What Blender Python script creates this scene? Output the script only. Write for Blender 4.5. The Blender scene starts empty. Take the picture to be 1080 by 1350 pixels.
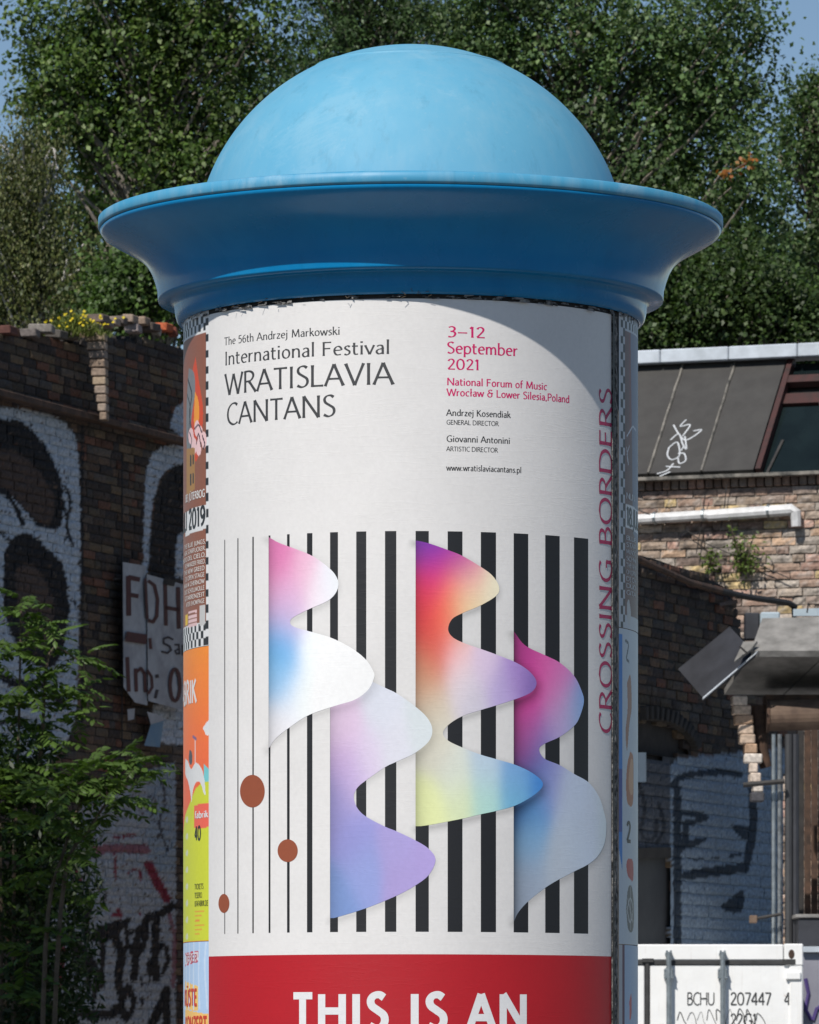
import bpy, math, random
import numpy as np
from mathutils import Vector, Matrix

# ------------------------------------------------------------------ camera, world, sun, exposure
random.seed(7); np.random.seed(7)
sc = bpy.context.scene
COL = sc.collection
EYE = 1.69
FPX = 7300.0                     # focal length in pixels of a 1350 px tall picture
DC = 14.7                        # distance of the column axis
RC = 0.6                         # radius of the column
cam_d = bpy.data.cameras.new('camera'); cam = bpy.data.objects.new('camera', cam_d); COL.objects.link(cam)
cam.location = (0, 0, EYE); cam.rotation_euler = (math.radians(90), 0, 0)
cam_d.sensor_fit = 'VERTICAL'; cam_d.sensor_height = 24.0; cam_d.lens = 24.0*FPX/1350.0
cam_d.shift_y = (1400-675)/1350.0
cam_d.clip_start = 0.1; cam_d.clip_end = 3000
cam_d.dof.use_dof = True; cam_d.dof.focus_distance = 14.15; cam_d.dof.aperture_fstop = 20.0
sc.camera = cam
SUN_AZ = math.radians(26)        # left of straight behind the camera
SUN_EL = math.radians(47.5)
sun_vec = Vector((-math.sin(SUN_AZ)*math.cos(SUN_EL), -math.cos(SUN_AZ)*math.cos(SUN_EL), math.sin(SUN_EL)))
w = bpy.data.worlds.new("World"); sc.world = w; w.use_nodes = True
nt = w.node_tree; bg = nt.nodes['Background']
sky = nt.nodes.new('ShaderNodeTexSky'); sky.sky_type = 'NISHITA'; sky.sun_disc = False
sky.sun_elevation = SUN_EL
sky.sun_rotation = math.atan2(sun_vec.x, sun_vec.y)
sky.air_density = 1.0; sky.dust_density = 0.1; sky.ozone_density = 3.0; sky.altitude = 100
nt.links.new(sky.outputs[0], bg.inputs[0]); bg.inputs[1].default_value = 0.072
sl = bpy.data.lights.new('sun', 'SUN'); so = bpy.data.objects.new('sun', sl); COL.objects.link(so)
sl.energy = 4.2; sl.angle = math.radians(0.53); sl.color = (1.0, 0.95, 0.88)
so.rotation_euler = sun_vec.to_track_quat('Z', 'Y').to_euler(); so.location = (-10, -10, 30)
sc.view_settings.view_transform = 'Standard'; sc.view_settings.look = 'None'
sc.view_settings.exposure = 0.15; sc.view_settings.gamma = 1; sc.view_settings.use_curve_mapping = False
sc.render.engine = 'CYCLES'
sc.cycles.max_bounces = 8; sc.cycles.transparent_max_bounces = 8
try:
    sc.cycles.use_denoising = True; sc.cycles.denoising_prefilter = 'ACCURATE'
except Exception: pass

# ------------------------------------------------------------------ helpers
def P(px, py, Y):
    return np.array([(px-540.0)/FPX*Y, Y, EYE+(1400.0-py)/FPX*Y])
def lin(c):
    c = np.asarray(c, float)/255.0
    return np.where(c <= 0.04045, c/12.92, ((c+0.055)/1.055)**2.4)
def thing(name, label, cat, loc=(0, 0, 0), group=None):
    o = bpy.data.objects.new(name, None); COL.objects.link(o); o.location = loc; o.empty_display_size = .2
    o['label'] = label; o['category'] = cat
    if group: o['group'] = group
    return o
def origin(parent):
    v = Vector((0, 0, 0))
    while parent is not None:
        v += parent.location; parent = parent.parent
    return np.array(v)
def mesh(name, V, F, mat, parent=None, cols=None, smooth=False, kind=None, label=None, uniform=0):
    """V (n,3) world coordinates; F list of faces, or an int array (m,k)"""
    V = np.asarray(V, float).reshape(-1, 3) - origin(parent)
    me = bpy.data.meshes.new(name)
    if isinstance(F, np.ndarray) and F.ndim == 2:
        m, k = F.shape
        me.vertices.add(len(V)); me.vertices.foreach_set('co', V.astype(np.float32).ravel())
        me.loops.add(m*k); me.loops.foreach_set('vertex_index', F.astype(np.int32).ravel())
        me.polygons.add(m); me.polygons.foreach_set('loop_start', np.arange(0, m*k, k, dtype=np.int32))
        me.polygons.foreach_set('loop_total', np.full(m, k, dtype=np.int32))
        me.update(calc_edges=True)
    else:
        me.from_pydata(V.tolist(), [], [tuple(int(i) for i in f) for f in F]); me.update()
    if cols is not None:
        a = me.color_attributes.new('Col', 'FLOAT_COLOR', 'POINT')
        c = np.ones((len(V), 4), np.float32); c[:, :3] = cols
        a.data.foreach_set('color', c.ravel())
    if smooth:
        me.polygons.foreach_set('use_smooth', np.ones(len(me.polygons), dtype=bool))
    if mat: me.materials.append(mat)
    o = bpy.data.objects.new(name, me); COL.objects.link(o)
    if parent is not None: o.parent = parent
    if kind: o['kind'] = kind
    if label: o['label'] = label
    return o
class MB:
    def __init__(s): s.V = []; s.F = []
    def add(s, V, F):
        b = len(s.V); s.V += [tuple(map(float, v)) for v in V]; s.F += [tuple(i+b for i in f) for f in F]; return s
    def box(s, x0, x1, y0, y1, z0, z1, M=None, bev=0):
        if bev <= 0:
            V = [(x, y, z) for x in (x0, x1) for y in (y0, y1) for z in (z0, z1)]
            F = [(0, 1, 3, 2), (4, 6, 7, 5), (0, 4, 5, 1), (2, 3, 7, 6), (0, 2, 6, 4), (1, 5, 7, 3)]
        else:
            b = bev; V = []; 
            for x, sx in ((x0, 1), (x1, -1)):
                for y, sy in ((y0, 1), (y1, -1)):
                    for z, sz in ((z0, 1), (z1, -1)):
                        V += [(x, y+sy*b, z+sz*b), (x+sx*b, y, z+sz*b), (x+sx*b, y+sy*b, z)]
            I = lambda i, j, k, t: ((i*2+j)*2+k)*3+t
            F = []
            for i in (0, 1): F.append((I(i,0,0,0), I(i,1,0,0), I(i,1,1,0), I(i,0,1,0)))
            for j in (0, 1): F.append((I(0,j,0,1), I(1,j,0,1), I(1,j,1,1), I(0,j,1,1)))
            for k in (0, 1): F.append((I(0,0,k,2), I(1,0,k,2), I(1,1,k,2), I(0,1,k,2)))
            for i in (0, 1):
                for j in (0, 1): F.append((I(i,j,0,0), I(i,j,1,0), I(i,j,1,1), I(i,j,0,1)))
                for k in (0, 1): F.append((I(i,0,k,0), I(i,1,k,0), I(i,1,k,2), I(i,0,k,2)))
            for j in (0, 1):
                for k in (0, 1): F.append((I(0,j,k,1), I(1,j,k,1), I(1,j,k,2), I(0,j,k,2)))
            for i in (0, 1):
                for j in (0, 1):
                    for k in (0, 1): F.append((I(i,j,k,0), I(i,j,k,1), I(i,j,k,2)))
        if M is not None: V = [M @ Vector(v) for v in V]
        return s.add(V, F)
    def tube(s, pts, rad, n=8, cap=True):
        pts = [Vector(p) for p in pts]; m = len(pts)
        if not hasattr(rad, '__len__'): rad = [rad]*m
        V = []; F = []
        prev = None
        for i, p in enumerate(pts):
            d = (pts[min(i+1, m-1)]-pts[max(i-1, 0)]).normalized()
            if prev is None:
                a = Vector((0, 0, 1)) if abs(d.z) < .9 else Vector((1, 0, 0))
                u = d.cross(a).normalized()
            else:
                u = (prev - d*prev.dot(d)).normalized()
            prev = u; v = d.cross(u)
            for k in range(n):
                t = 2*math.pi*k/n
                V.append(p+(u*math.cos(t)+v*math.sin(t))*rad[i])
        for i in range(m-1):
            for k in range(n):
                F.append((i*n+k, i*n+(k+1) % n, (i+1)*n+(k+1) % n, (i+1)*n+k))
        if cap: F += [tuple(range(n))[::-1], tuple(range((m-1)*n, m*n))]
        return s.add(V, F)
    def build(s, name, mat, parent=None, **k):
        o = mesh(name, np.array(s.V), s.F, mat, parent, **k)
        import bmesh
        bm = bmesh.new(); bm.from_mesh(o.data); bmesh.ops.recalc_face_normals(bm, faces=bm.faces); bm.to_mesh(o.data); bm.free()
        return o
def grid_faces(nu, nv, closed=False):
    """(nu columns) x (nv rows) of vertices, index = j*nu+i"""
    i = np.arange(nu-1 if not closed else nu); j = np.arange(nv-1)
    I, J = np.meshgrid(i, j); I = I.ravel(); J = J.ravel(); I2 = (I+1) % nu
    return np.stack([J*nu+I, J*nu+I2, (J+1)*nu+I2, (J+1)*nu+I], 1)
def lathe(prof, n, cx, cy, z0=0, a0=0, a1=2*math.pi):
    """prof list of (r, z)"""
    t = a0+np.arange(n)/n*(a1-a0)
    V = np.array([[(cx+r*math.sin(a), cy-r*math.cos(a), z0+z) for a in t] for r, z in prof]).reshape(-1, 3)
    return V, grid_faces(n, len(prof), closed=True)

# ------------------------------------------------------------------ materials
def newmat(name):
    m = bpy.data.materials.new(name); m.use_nodes = True
    n = m.node_tree.nodes; l = m.node_tree.links; b = n['Principled BSDF']
    return m, n, l, b
def noise(n, l, vec, scale, detail=5, rough=.6, dist=0):
    t = n.new('ShaderNodeTexNoise'); t.inputs['Scale'].default_value = scale; t.inputs['Detail'].default_value = detail
    t.inputs['Roughness'].default_value = rough; t.inputs['Distortion'].default_value = dist
    if vec is not None: l.new(vec, t.inputs['Vector'])
    return t.outputs['Fac']
def coords(n, l, sc_=(1, 1, 1), kind='Object'):
    tc = n.new('ShaderNodeTexCoord'); mp = n.new('ShaderNodeMapping'); mp.inputs['Scale'].default_value = sc_
    l.new(tc.outputs[kind], mp.inputs[0]); return mp.outputs[0]
def ramp(n, l, fac, stops):
    r = n.new('ShaderNodeValToRGB'); l.new(fac, r.inputs[0])
    e = r.color_ramp.elements
    while len(e) < len(stops): e.new(.5)
    for i, (p, c) in enumerate(stops):
        e[i].position = p; e[i].color = (c, c, c, 1) if not hasattr(c, '__len__') else (*c, 1)
    return r.outputs[0]
def mixc(n, l, f, a, b, mode='MIX'):
    m = n.new('ShaderNodeMix'); m.data_type = 'RGBA'; m.blend_type = mode
    for v, s in ((f, 0), (a, 6), (b, 7)):
        if hasattr(v, 'is_linked') or hasattr(v, 'links'): l.new(v, m.inputs[s])
        elif hasattr(v, '__len__'): m.inputs[s].default_value = (*v, 1)
        else: m.inputs[s].default_value = v
    return m.outputs[2]
def bump(n, l, b, h, strength, dist):
    bp = n.new('ShaderNodeBump'); bp.inputs['Strength'].default_value = strength; bp.inputs['Distance'].default_value = dist
    l.new(h, bp.inputs['Height']); l.new(bp.outputs[0], b.inputs['Normal'])
def simple(name, c1, c2=None, rough=.7, scale=6, bmp=.3, bdist=.004, metal=0, lo=.35, hi=.65, stretch=(1, 1, 1), spec=.5):
    m, n, l, b = newmat(name); c2 = c2 or tuple(v*.6 for v in c1)
    v = coords(n, l, stretch); f = noise(n, l, v, scale)
    l.new(mixc(n, l, ramp(n, l, f, [(lo, 0), (hi, 1)]), c1, c2), b.inputs['Base Color'])
    b.inputs['Roughness'].default_value = rough; b.inputs['Metallic'].default_value = metal
    b.inputs['Specular IOR Level'].default_value = spec
    if bmp: bump(n, l, b, noise(n, l, v, scale*6), bmp, bdist)
    return m
def vcol(name, rough=.8, grain=.35, gscale=40, bmp=.5, bdist=.004, spec=.4, stretch=(1, 1, 1)):
    m, n, l, b = newmat(name)
    a = n.new('ShaderNodeAttribute'); a.attribute_name = 'Col'
    v = coords(n, l, stretch)
    g = ramp(n, l, noise(n, l, v, gscale), [(.25, 1-grain), (.75, 1+grain*.6)])
    l.new(mixc(n, l, 1.0, a.outputs['Color'], g, 'MULTIPLY'), b.inputs['Base Color'])
    b.inputs['Roughness'].default_value = rough; b.inputs['Specular IOR Level'].default_value = spec
    if bmp: bump(n, l, b, noise(n, l, v, gscale*1.3), bmp, bdist)
    return m
def mat_print():
    m, n, l, b = newmat('printed_paper')
    a = n.new('ShaderNodeAttribute'); a.attribute_name = 'Col'
    v = coords(n, l)
    fine = noise(n, l, v, 90, 3)
    g = ramp(n, l, noise(n, l, v, 4, 6), [(.3, .95), (.7, 1.03)])
    g2 = ramp(n, l, fine, [(.3, .965), (.7, 1.02)])
    c = mixc(n, l, 1.0, a.outputs['Color'], g, 'MULTIPLY'); c = mixc(n, l, 1.0, c, g2, 'MULTIPLY')
    l.new(c, b.inputs['Base Color'])
    b.inputs['Roughness'].default_value = .44; b.inputs['Specular IOR Level'].default_value = .55
    # faint folds, bubbles and creases in the pasted paper
    w1 = noise(n, l, coords(n, l, (1.2, 1.2, 14)), 2.6, 4, .6, .6)
    cr = n.new('ShaderNodeMath'); cr.operation = 'SUBTRACT'; l.new(w1, cr.inputs[0]); cr.inputs[1].default_value = .5
    ab = n.new('ShaderNodeMath'); ab.operation = 'ABSOLUTE'; l.new(cr.outputs[0], ab.inputs[0])
    crease = ramp(n, l, ab.outputs[0], [(0, 1.0), (.02, 0)])
    wv = noise(n, l, coords(n, l, (1, 1, .3)), 7, 3)
    ad = n.new('ShaderNodeMath'); ad.operation = 'MULTIPLY_ADD'; l.new(crease, ad.inputs[0]); ad.inputs[1].default_value = .16; l.new(wv, ad.inputs[2])
    ad2 = n.new('ShaderNodeMath'); ad2.operation = 'MULTIPLY_ADD'; l.new(fine, ad2.inputs[0]); ad2.inputs[1].default_value = .22; l.new(ad.outputs[0], ad2.inputs[2])
    bump(n, l, b, ad2.outputs[0], .22, .0028)
    return m
M = {}
M['print'] = mat_print()
def mat_hood(name, c_a, c_b, c_dust, dust, rough):
    m, n, l, b = newmat(name)
    v = coords(n, l); vs = coords(n, l, (7, 7, .8))
    base = mixc(n, l, ramp(n, l, noise(n, l, v, 2.2, 6), [(.35, 0), (.65, 1)]), c_a, c_b)
    streak = ramp(n, l, noise(n, l, vs, 2.0, 6, .7), [(.45, 0), (.75, dust)])
    c = mixc(n, l, streak, base, c_dust)
    sp = ramp(n, l, noise(n, l, v, 55, 4, .7), [(.62, 0), (.72, dust)])
    c = mixc(n, l, sp, c, c_dust)
    bl = ramp(n, l, noise(n, l, v, 3.5, 8, .75, 1.2), [(.54, 0), (.64, dust*.8)])
    c = mixc(n, l, bl, c, tuple(min(1, x*1.15) for x in c_dust))
    dk = ramp(n, l, noise(n, l, coords(n, l, (9, 9, .6)), 2.7, 7, .75), [(.55, 0), (.72, .3)])
    c = mixc(n, l, dk, c, tuple(x*.55 for x in c_a))
    l.new(c, b.inputs['Base Color'])
    l.new(ramp(n, l, noise(n, l, v, 5), [(.3, rough-.08), (.7, rough+.12)]), b.inputs['Roughness']); b.inputs['Specular IOR Level'].default_value = .33
    bump(n, l, b, noise(n, l, v, 9, 5), .12, .004)
    return m
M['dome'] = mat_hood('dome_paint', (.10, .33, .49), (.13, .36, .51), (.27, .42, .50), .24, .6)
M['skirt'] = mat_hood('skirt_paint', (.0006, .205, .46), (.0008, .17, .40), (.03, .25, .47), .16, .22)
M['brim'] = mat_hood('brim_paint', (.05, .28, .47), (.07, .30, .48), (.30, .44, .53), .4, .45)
M['concrete'] = simple('column_concrete', (.16, .155, .15), (.05, .05, .05), .9, 14, .6)
M['crust'] = simple('pasted_paper_crust', (.30, .29, .28), (.02, .02, .02), .9, 60, 1.0, .006, lo=.4, hi=.6)
M['gap'] = simple('grimy_gap', (.03, .028, .027), (.008, .008, .008), .9, 40)
M['alu'] = simple('dull_metal_strip', (.26, .28, .29), (.12, .13, .14), .5, 20, .3, metal=.5)
M['brick'] = vcol('brick_clay', .88, .45, 38, .7, .005)
M['leaf'] = None
def mat_leaf(name, trans=.28, rough=.5):
    m, n, l, b = newmat(name)
    a = n.new('ShaderNodeAttribute'); a.attribute_name = 'Col'
    l.new(a.outputs['Color'], b.inputs['Base Color']); b.inputs['Roughness'].default_value = rough; b.inputs['Specular IOR Level'].default_value = .35
    tr = n.new('ShaderNodeBsdfTranslucent'); 
    l.new(mixc(n, l, 1.0, a.outputs['Color'], (1.3, 1.5, .6), 'MULTIPLY'), tr.inputs['Color'])
    mx = n.new('ShaderNodeMixShader'); mx.inputs[0].default_value = trans
    l.new(b.outputs[0], mx.inputs[1]); l.new(tr.outputs[0], mx.inputs[2])
    l.new(mx.outputs[0], n['Material Output'].inputs['Surface'])
    return m
M['leaf'] = mat_leaf('tree_leaf')
M['bark'] = simple('grey_bark', (.26, .23, .19), (.11, .095, .08), .9, 8, .8, .01)
M['birch'] = simple('white_birch_bark', (.55, .53, .5), (.12, .11, .1), .8, 7, .6, stretch=(1, 1, 4), lo=.5, hi=.62)
M['ground'] = simple('dusty_ground', (.11, .10, .09), (.07, .065, .06), .95, .7, .7, .03)
M['paving'] = simple('paving_concrete', (.17, .167, .16), (.11, .11, .107), .9, 9, .5)
M['kerb'] = simple('granite_kerb', (.3, .3, .3), (.18, .18, .18), .85, 30, .5)
M['roof'] = simple('bitumen_sheet', (.046, .044, .041), (.034, .032, .030), .75, 5, .4)
M['seam'] = simple('roof_seam', (.04, .04, .036), (.24, .22, .19), .7, 9, .3)
M['flash'] = simple('pale_metal_flashing', (.55, .6, .66), (.42, .46, .5), .45, 6, .2)
M['gutter'] = simple('white_plastic_gutter', (.74, .74, .74), (.5, .5, .5), .5, 7, .2)
M['rust'] = simple('rusty_iron', (.10, .055, .035), (.04, .025, .018), .85, 12, .6)
M['darkiron'] = simple('dark_iron', (.035, .032, .03), (.016, .015, .015), .7, 12, .5)
M['maroon'] = simple('maroon_frame_paint', (.055, .014, .012), (.03, .012, .010), .6, 12, .3)
M['glass'] = simple('dark_glass', (.010, .017, .018), (.006, .010, .011), .2, 2, 0, spec=.25)
M['white'] = simple('container_white_paint', (.88, .88, .87), (.82, .82, .81), .45, 3, .15, .003)
def mat_container():
    m, n, l, b = newmat('container_white_paint'); v = coords(n, l)
    c = mixc(n, l, ramp(n, l, noise(n, l, v, 2.5, 6), [(.35, 0), (.7, 1)]), (.88, .88, .87), (.80, .80, .785))
    st_ = ramp(n, l, noise(n, l, coords(n, l, (16, 16, .9)), 2.2, 7, .75), [(.56, 0), (.75, .35)]); c = mixc(n, l, st_, c, (.50, .44, .38))
    ru = ramp(n, l, noise(n, l, v, 14, 8, .8), [(.655, 0), (.70, .85)]); c = mixc(n, l, ru, c, (.30, .15, .08))
    l.new(c, b.inputs['Base Color']); b.inputs['Roughness'].default_value = .5; bump(n, l, b, noise(n, l, v, 4, 4), .35, .012); return m
M['white'] = mat_container()
M['gasket'] = simple('door_gasket_rubber', (.03, .03, .03), (.05, .05, .05), .7, 12, .2)
M['zinc'] = simple('galvanised_steel', (.36, .40, .42), (.22, .25, .27), .4, 14, .2, metal=.6)
M['ink'] = simple('black_lettering', (.03, .03, .03), (.05, .05, .05), .6, 12, 0)
M['board'] = simple('faded_sign_board', (.40, .42, .44), (.26, .27, .29), .7, 5, .3)
M['signred'] = simple('maroon_sign_lettering', (.07, .018, .022), (.045, .015, .018), .7, 15, 0)
M['signdark'] = simple('dark_sign_lettering', (.03, .03, .04), (.02, .02, .03), .7, 15, 0)
M['slab'] = simple('weathered_concrete_canopy', (.26, .25, .235), (.15, .145, .135), .9, 6, .5, .01)
M['slate'] = simple('dark_slate_sheet', (.035, .037, .045), (.022, .023, .028), .55, 5, .3)
M['palebox'] = simple('pale_blue_panel', (.42, .50, .55), (.35, .42, .47), .7, 8, .3)
M['pipe'] = simple('rusty_flue_pipe', (.17, .115, .08), (.08, .05, .035), .8, 5, .5)
M['door'] = simple('dark_grey_door', (.05, .052, .055), (.035, .036, .04), .7, 4, .3)
M['shadowy'] = simple('sooty_render', (.045, .04, .036), (.025, .023, .021), .95, 6, .6)  # one dark tone for lintel, arch bricks, recess back and roof deck
M['stem'] = simple('brown_stem', (.10, .075, .05), (.06, .045, .03), .8, 20, .4)
M['yellow'] = simple('yellow_petal', (.75, .6, .03), (.6, .45, .02), .7, 20, 0)
M['blue'] = simple('faded_blue_sheet', (.10, .22, .34), (.16, .26, .34), .7, 5, .3)
M['scrib'] = simple('sprayed_paint', (.5, .52, .54), (.38, .4, .42), .7, 20, 0)

# ------------------------------------------------------------------ stroke alphabet (humanist, flared)
# a glyph: (advance, [strokes]); a stroke 'L' is straight, 'S' a smooth curve; cap height 1, x-height .66
G = {
 'A': (.74, ['L 0 0 .35 1', 'L .35 1 .72 0', 'L .13 .33 .59 .33']),
 'B': (.60, ['L .08 0 .08 1', 'S .08 .97 .3 .98 .45 .9 .47 .74 .38 .58 .08 .53', 'S .08 .53 .36 .53 .53 .42 .54 .24 .4 .06 .08 .03']),
 'C': (.72, ['S .68 .9 .54 .99 .34 .96 .15 .78 .08 .48 .16 .19 .36 .03 .54 .02 .7 .11']),
 'D': (.82, ['L .08 0 .08 1', 'S .08 .97 .38 .97 .65 .82 .75 .5 .65 .18 .38 .03 .08 .03']),
 'E': (.56, ['L .08 0 .08 1', 'L .08 .96 .5 .96', 'L .08 .53 .45 .53', 'L .08 .04 .52 .04']),
 'F': (.54, ['L .08 0 .08 1', 'L .08 .96 .5 .96', 'L .08 .52 .45 .52']),
 'G': (.80, ['S .7 .9 .54 .99 .34 .96 .15 .78 .08 .48 .16 .19 .36 .03 .54 .02 .7 .1', 'L .7 .06 .7 .45', 'L .5 .45 .72 .45']),
 'H': (.80, ['L .08 0 .08 1', 'L .7 0 .7 1', 'L .08 .52 .7 .52']),
 'I': (.24, ['L .11 0 .11 1']),
 'J': (.34, ['L .2 1 .2 .1', 'S .2 .12 .16 -.1 0 -.2']),
 'K': (.66, ['L .08 0 .08 1', 'L .1 .5 .54 1', 'L .22 .6 .64 0']),
 'L': (.53, ['L .08 1 .08 0', 'L .08 .04 .52 .04']),
 'M': (.95, ['L .1 0 .15 1', 'L .15 1 .46 .1', 'L .46 .1 .78 1', 'L .78 1 .86 0']),
 'N': (.82, ['L .08 0 .08 1', 'L .08 1 .72 0', 'L .72 0 .72 1']),
 'O': (.88, ['S .44 .98 .2 .9 .07 .65 .07 .35 .2 .1 .44 .02 .68 .1 .81 .35 .81 .65 .68 .9 .44 .98 .4 .975']),
 'P': (.57, ['L .08 0 .08 1', 'S .08 .97 .34 .97 .5 .86 .52 .68 .38 .5 .08 .46']),
 'Q': (.88, ['S .44 .98 .2 .9 .07 .65 .07 .35 .2 .1 .44 .02 .68 .1 .81 .35 .81 .65 .68 .9 .44 .98', 'L .5 .1 .85 -.15']),
 'R': (.64, ['L .08 0 .08 1', 'S .08 .97 .32 .97 .48 .87 .5 .71 .36 .54 .08 .5', 'L .28 .52 .64 0']),
 'S': (.55, ['S .47 .9 .34 .98 .18 .95 .09 .82 .13 .66 .3 .53 .46 .4 .49 .22 .4 .07 .24 .02 .06 .1']),
 'T': (.62, ['L .3 0 .3 1', 'L 0 .96 .61 .96']),
 'U': (.74, ['S .08 1 .08 .6 .08 .3 .18 .08 .37 .02 .56 .08 .65 .3 .65 .6 .65 1']),
 'V': (.70, ['L 0 1 .35 0', 'L .35 0 .69 1']),
 'W': (1.04, ['L 0 1 .27 0', 'L .27 0 .52 .95', 'L .52 .95 .78 0', 'L .78 0 1.03 1']),
 'X': (.66, ['L 0 1 .64 0', 'L .02 0 .6 1']),
 'Y': (.62, ['L 0 1 .3 .48', 'L .6 1 .3 .48', 'L .3 .5 .3 0']),
 'Z': (.62, ['L .05 .96 .57 .96', 'L .57 .96 .05 .04', 'L .04 .04 .6 .04']),
 'a': (.48, ['S .08 .56 .2 .64 .34 .61 .38 .46 .38 .2', 'L .38 .46 .385 0', 'S .38 .38 .2 .36 .07 .25 .08 .1 .2 .02 .38 .12']),
 'b': (.56, ['L .08 0 .08 1.05', 'S .08 .5 .22 .64 .4 .6 .5 .42 .46 .15 .3 .01 .08 .06']),
 'c': (.45, ['S .42 .58 .32 .65 .17 .6 .07 .42 .09 .18 .22 .03 .42 .07']),
 'd': (.56, ['L .48 0 .48 1.05', 'S .48 .5 .36 .64 .18 .6 .07 .4 .1 .14 .25 .01 .48 .16']),
 'e': (.50, ['S .08 .36 .43 .38 .44 .5 .34 .63 .2 .62 .08 .46 .08 .22 .2 .04 .43 .06']),
 'f': (.32, ['S .12 0 .12 .5 .12 .8 .18 1.0 .36 1.04', 'L 0 .62 .3 .62']),
 'g': (.50, ['S .44 .62 .28 .64 .12 .56 .08 .42 .16 .28 .3 .28 .38 .42 .34 .58 .25 .63', 'S .16 .28 .08 .18 .16 .08 .36 .04 .46 -.08 .38 -.24 .18 -.28 .05 -.18 .12 -.04 .22 .04', 'L .36 .62 .5 .64']),
 'h': (.55, ['L .08 0 .08 1.05', 'S .08 .46 .2 .62 .36 .62 .44 .5 .45 .25 .45 0']),
 'i': (.22, ['L .1 0 .1 .66', 'L .1 .84 .1 .95']),
 'j': (.24, ['S .12 .66 .12 .3 .12 -.05 .06 -.22 -.06 -.28', 'L .12 .84 .12 .95']),
 'k': (.48, ['L .08 0 .08 1.05', 'L .1 .34 .4 .66', 'L .2 .42 .47 0']),
 'l': (.22, ['L .1 0 .1 1.05']),
 'm': (.84, ['L .08 0 .08 .66', 'S .08 .46 .2 .62 .33 .61 .4 .48 .41 .22 .41 0', 'S .41 .46 .54 .62 .66 .61 .73 .48 .74 .22 .74 0']),
 'n': (.55, ['L .08 0 .08 .66', 'S .08 .46 .2 .62 .36 .62 .44 .5 .45 .25 .45 0']),
 'o': (.55, ['S .27 .64 .12 .56 .06 .33 .12 .1 .27 .02 .42 .1 .48 .33 .42 .56 .27 .64 .24 .637']),
 'p': (.56, ['L .08 -.3 .08 .66', 'S .08 .48 .22 .64 .4 .6 .5 .42 .46 .15 .3 .01 .08 .1']),
 'q': (.56, ['L .48 -.3 .48 .66', 'S .48 .5 .36 .64 .18 .6 .07 .4 .1 .14 .25 .01 .48 .16']),
 'r': (.36, ['L .08 0 .08 .66', 'S .08 .42 .16 .58 .34 .64']),
 's': (.39, ['S .34 .58 .24 .65 .12 .6 .09 .48 .2 .37 .32 .27 .32 .12 .2 .01 .05 .06']),
 't': (.35, ['S .12 .86 .12 .5 .12 .2 .17 .04 .33 .04', 'L 0 .62 .32 .62']),
 'u': (.55, ['S .08 .66 .08 .35 .1 .14 .22 .02 .38 .06 .46 .2', 'L .46 .66 .46 0']),
 'v': (.48, ['L 0 .66 .24 0', 'L .24 0 .47 .66']),
 'w': (.74, ['L 0 .66 .19 0', 'L .19 0 .37 .62', 'L .37 .62 .55 0', 'L .55 0 .73 .66']),
 'x': (.46, ['L 0 .66 .45 0', 'L .01 0 .43 .66']),
 'y': (.48, ['L 0 .66 .25 0', 'L .47 .66 .16 -.3']),
 'z': (.44, ['L .04 .62 .4 .62', 'L .4 .62 .04 .04', 'L .03 .04 .42 .04']),
 '0': (.62, ['S .3 .98 .13 .86 .06 .5 .13 .14 .3 .02 .47 .14 .54 .5 .47 .86 .3 .98 .27 .97']),
 '1': (.36, ['L .2 0 .2 1', 'L .2 1 .06 .84']),
 '2': (.54, ['S .07 .8 .16 .95 .32 .97 .44 .82 .4 .6 .22 .3 .06 .06', 'L .06 .04 .52 .04']),
 '3': (.52, ['S .08 .9 .24 .98 .4 .9 .42 .72 .32 .58 .18 .54', 'S .18 .54 .38 .5 .46 .32 .38 .1 .22 .02 .05 .06']),
 '4': (.56, ['L .4 0 .4 1', 'L .4 1 .04 .32', 'L .04 .3 .54 .3']),
 '5': (.52, ['L .46 .96 .14 .96', 'L .14 .96 .1 .54', 'S .1 .54 .3 .6 .45 .45 .44 .2 .3 .03 .06 .05']),
 '6': (.56, ['S .46 .96 .26 .86 .1 .6 .08 .3 .18 .06 .36 .04 .48 .2 .46 .42 .32 .56 .1 .42']),
 '7': (.52, ['L .04 .96 .48 .96', 'L .48 .96 .18 0']),
 '8': (.56, ['S .28 .98 .12 .86 .14 .66 .4 .46 .48 .24 .4 .06 .22 .02 .08 .16 .12 .38 .38 .6 .44 .8 .28 .98']),
 '9': (.56, ['S .1 .04 .3 .14 .46 .4 .48 .7 .38 .94 .2 .96 .08 .8 .1 .58 .24 .44 .46 .58']),
 '-': (.62, ['L .03 .42 .58 .42']), '.': (.2, ['L .07 0 .07 .11']), ',': (.22, ['L .12 .11 .05 -.12']),
 ':': (.24, ['L .1 0 .1 .13', 'L .1 .46 .1 .6']), '/': (.4, ['L 0 -.1 .38 1.05']),
 '&': (.72, ['S .6 .88 .44 .98 .24 .92 .2 .74 .34 .58 .5 .54', 'S .34 .56 .12 .46 .08 .22 .2 .04 .42 .02 .56 .16 .56 .5', 'L .4 .54 .7 .54']),
 ' ': (.28, []),
}
G['ł'] = (.28, G['l'][1][:0]+['L .13 0 .13 1.05', 'L .02 .42 .25 .62'])
G['Ü'] = (.74, G['U'][1]+['L .22 1.14 .22 1.24', 'L .5 1.14 .5 1.24'])
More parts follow.
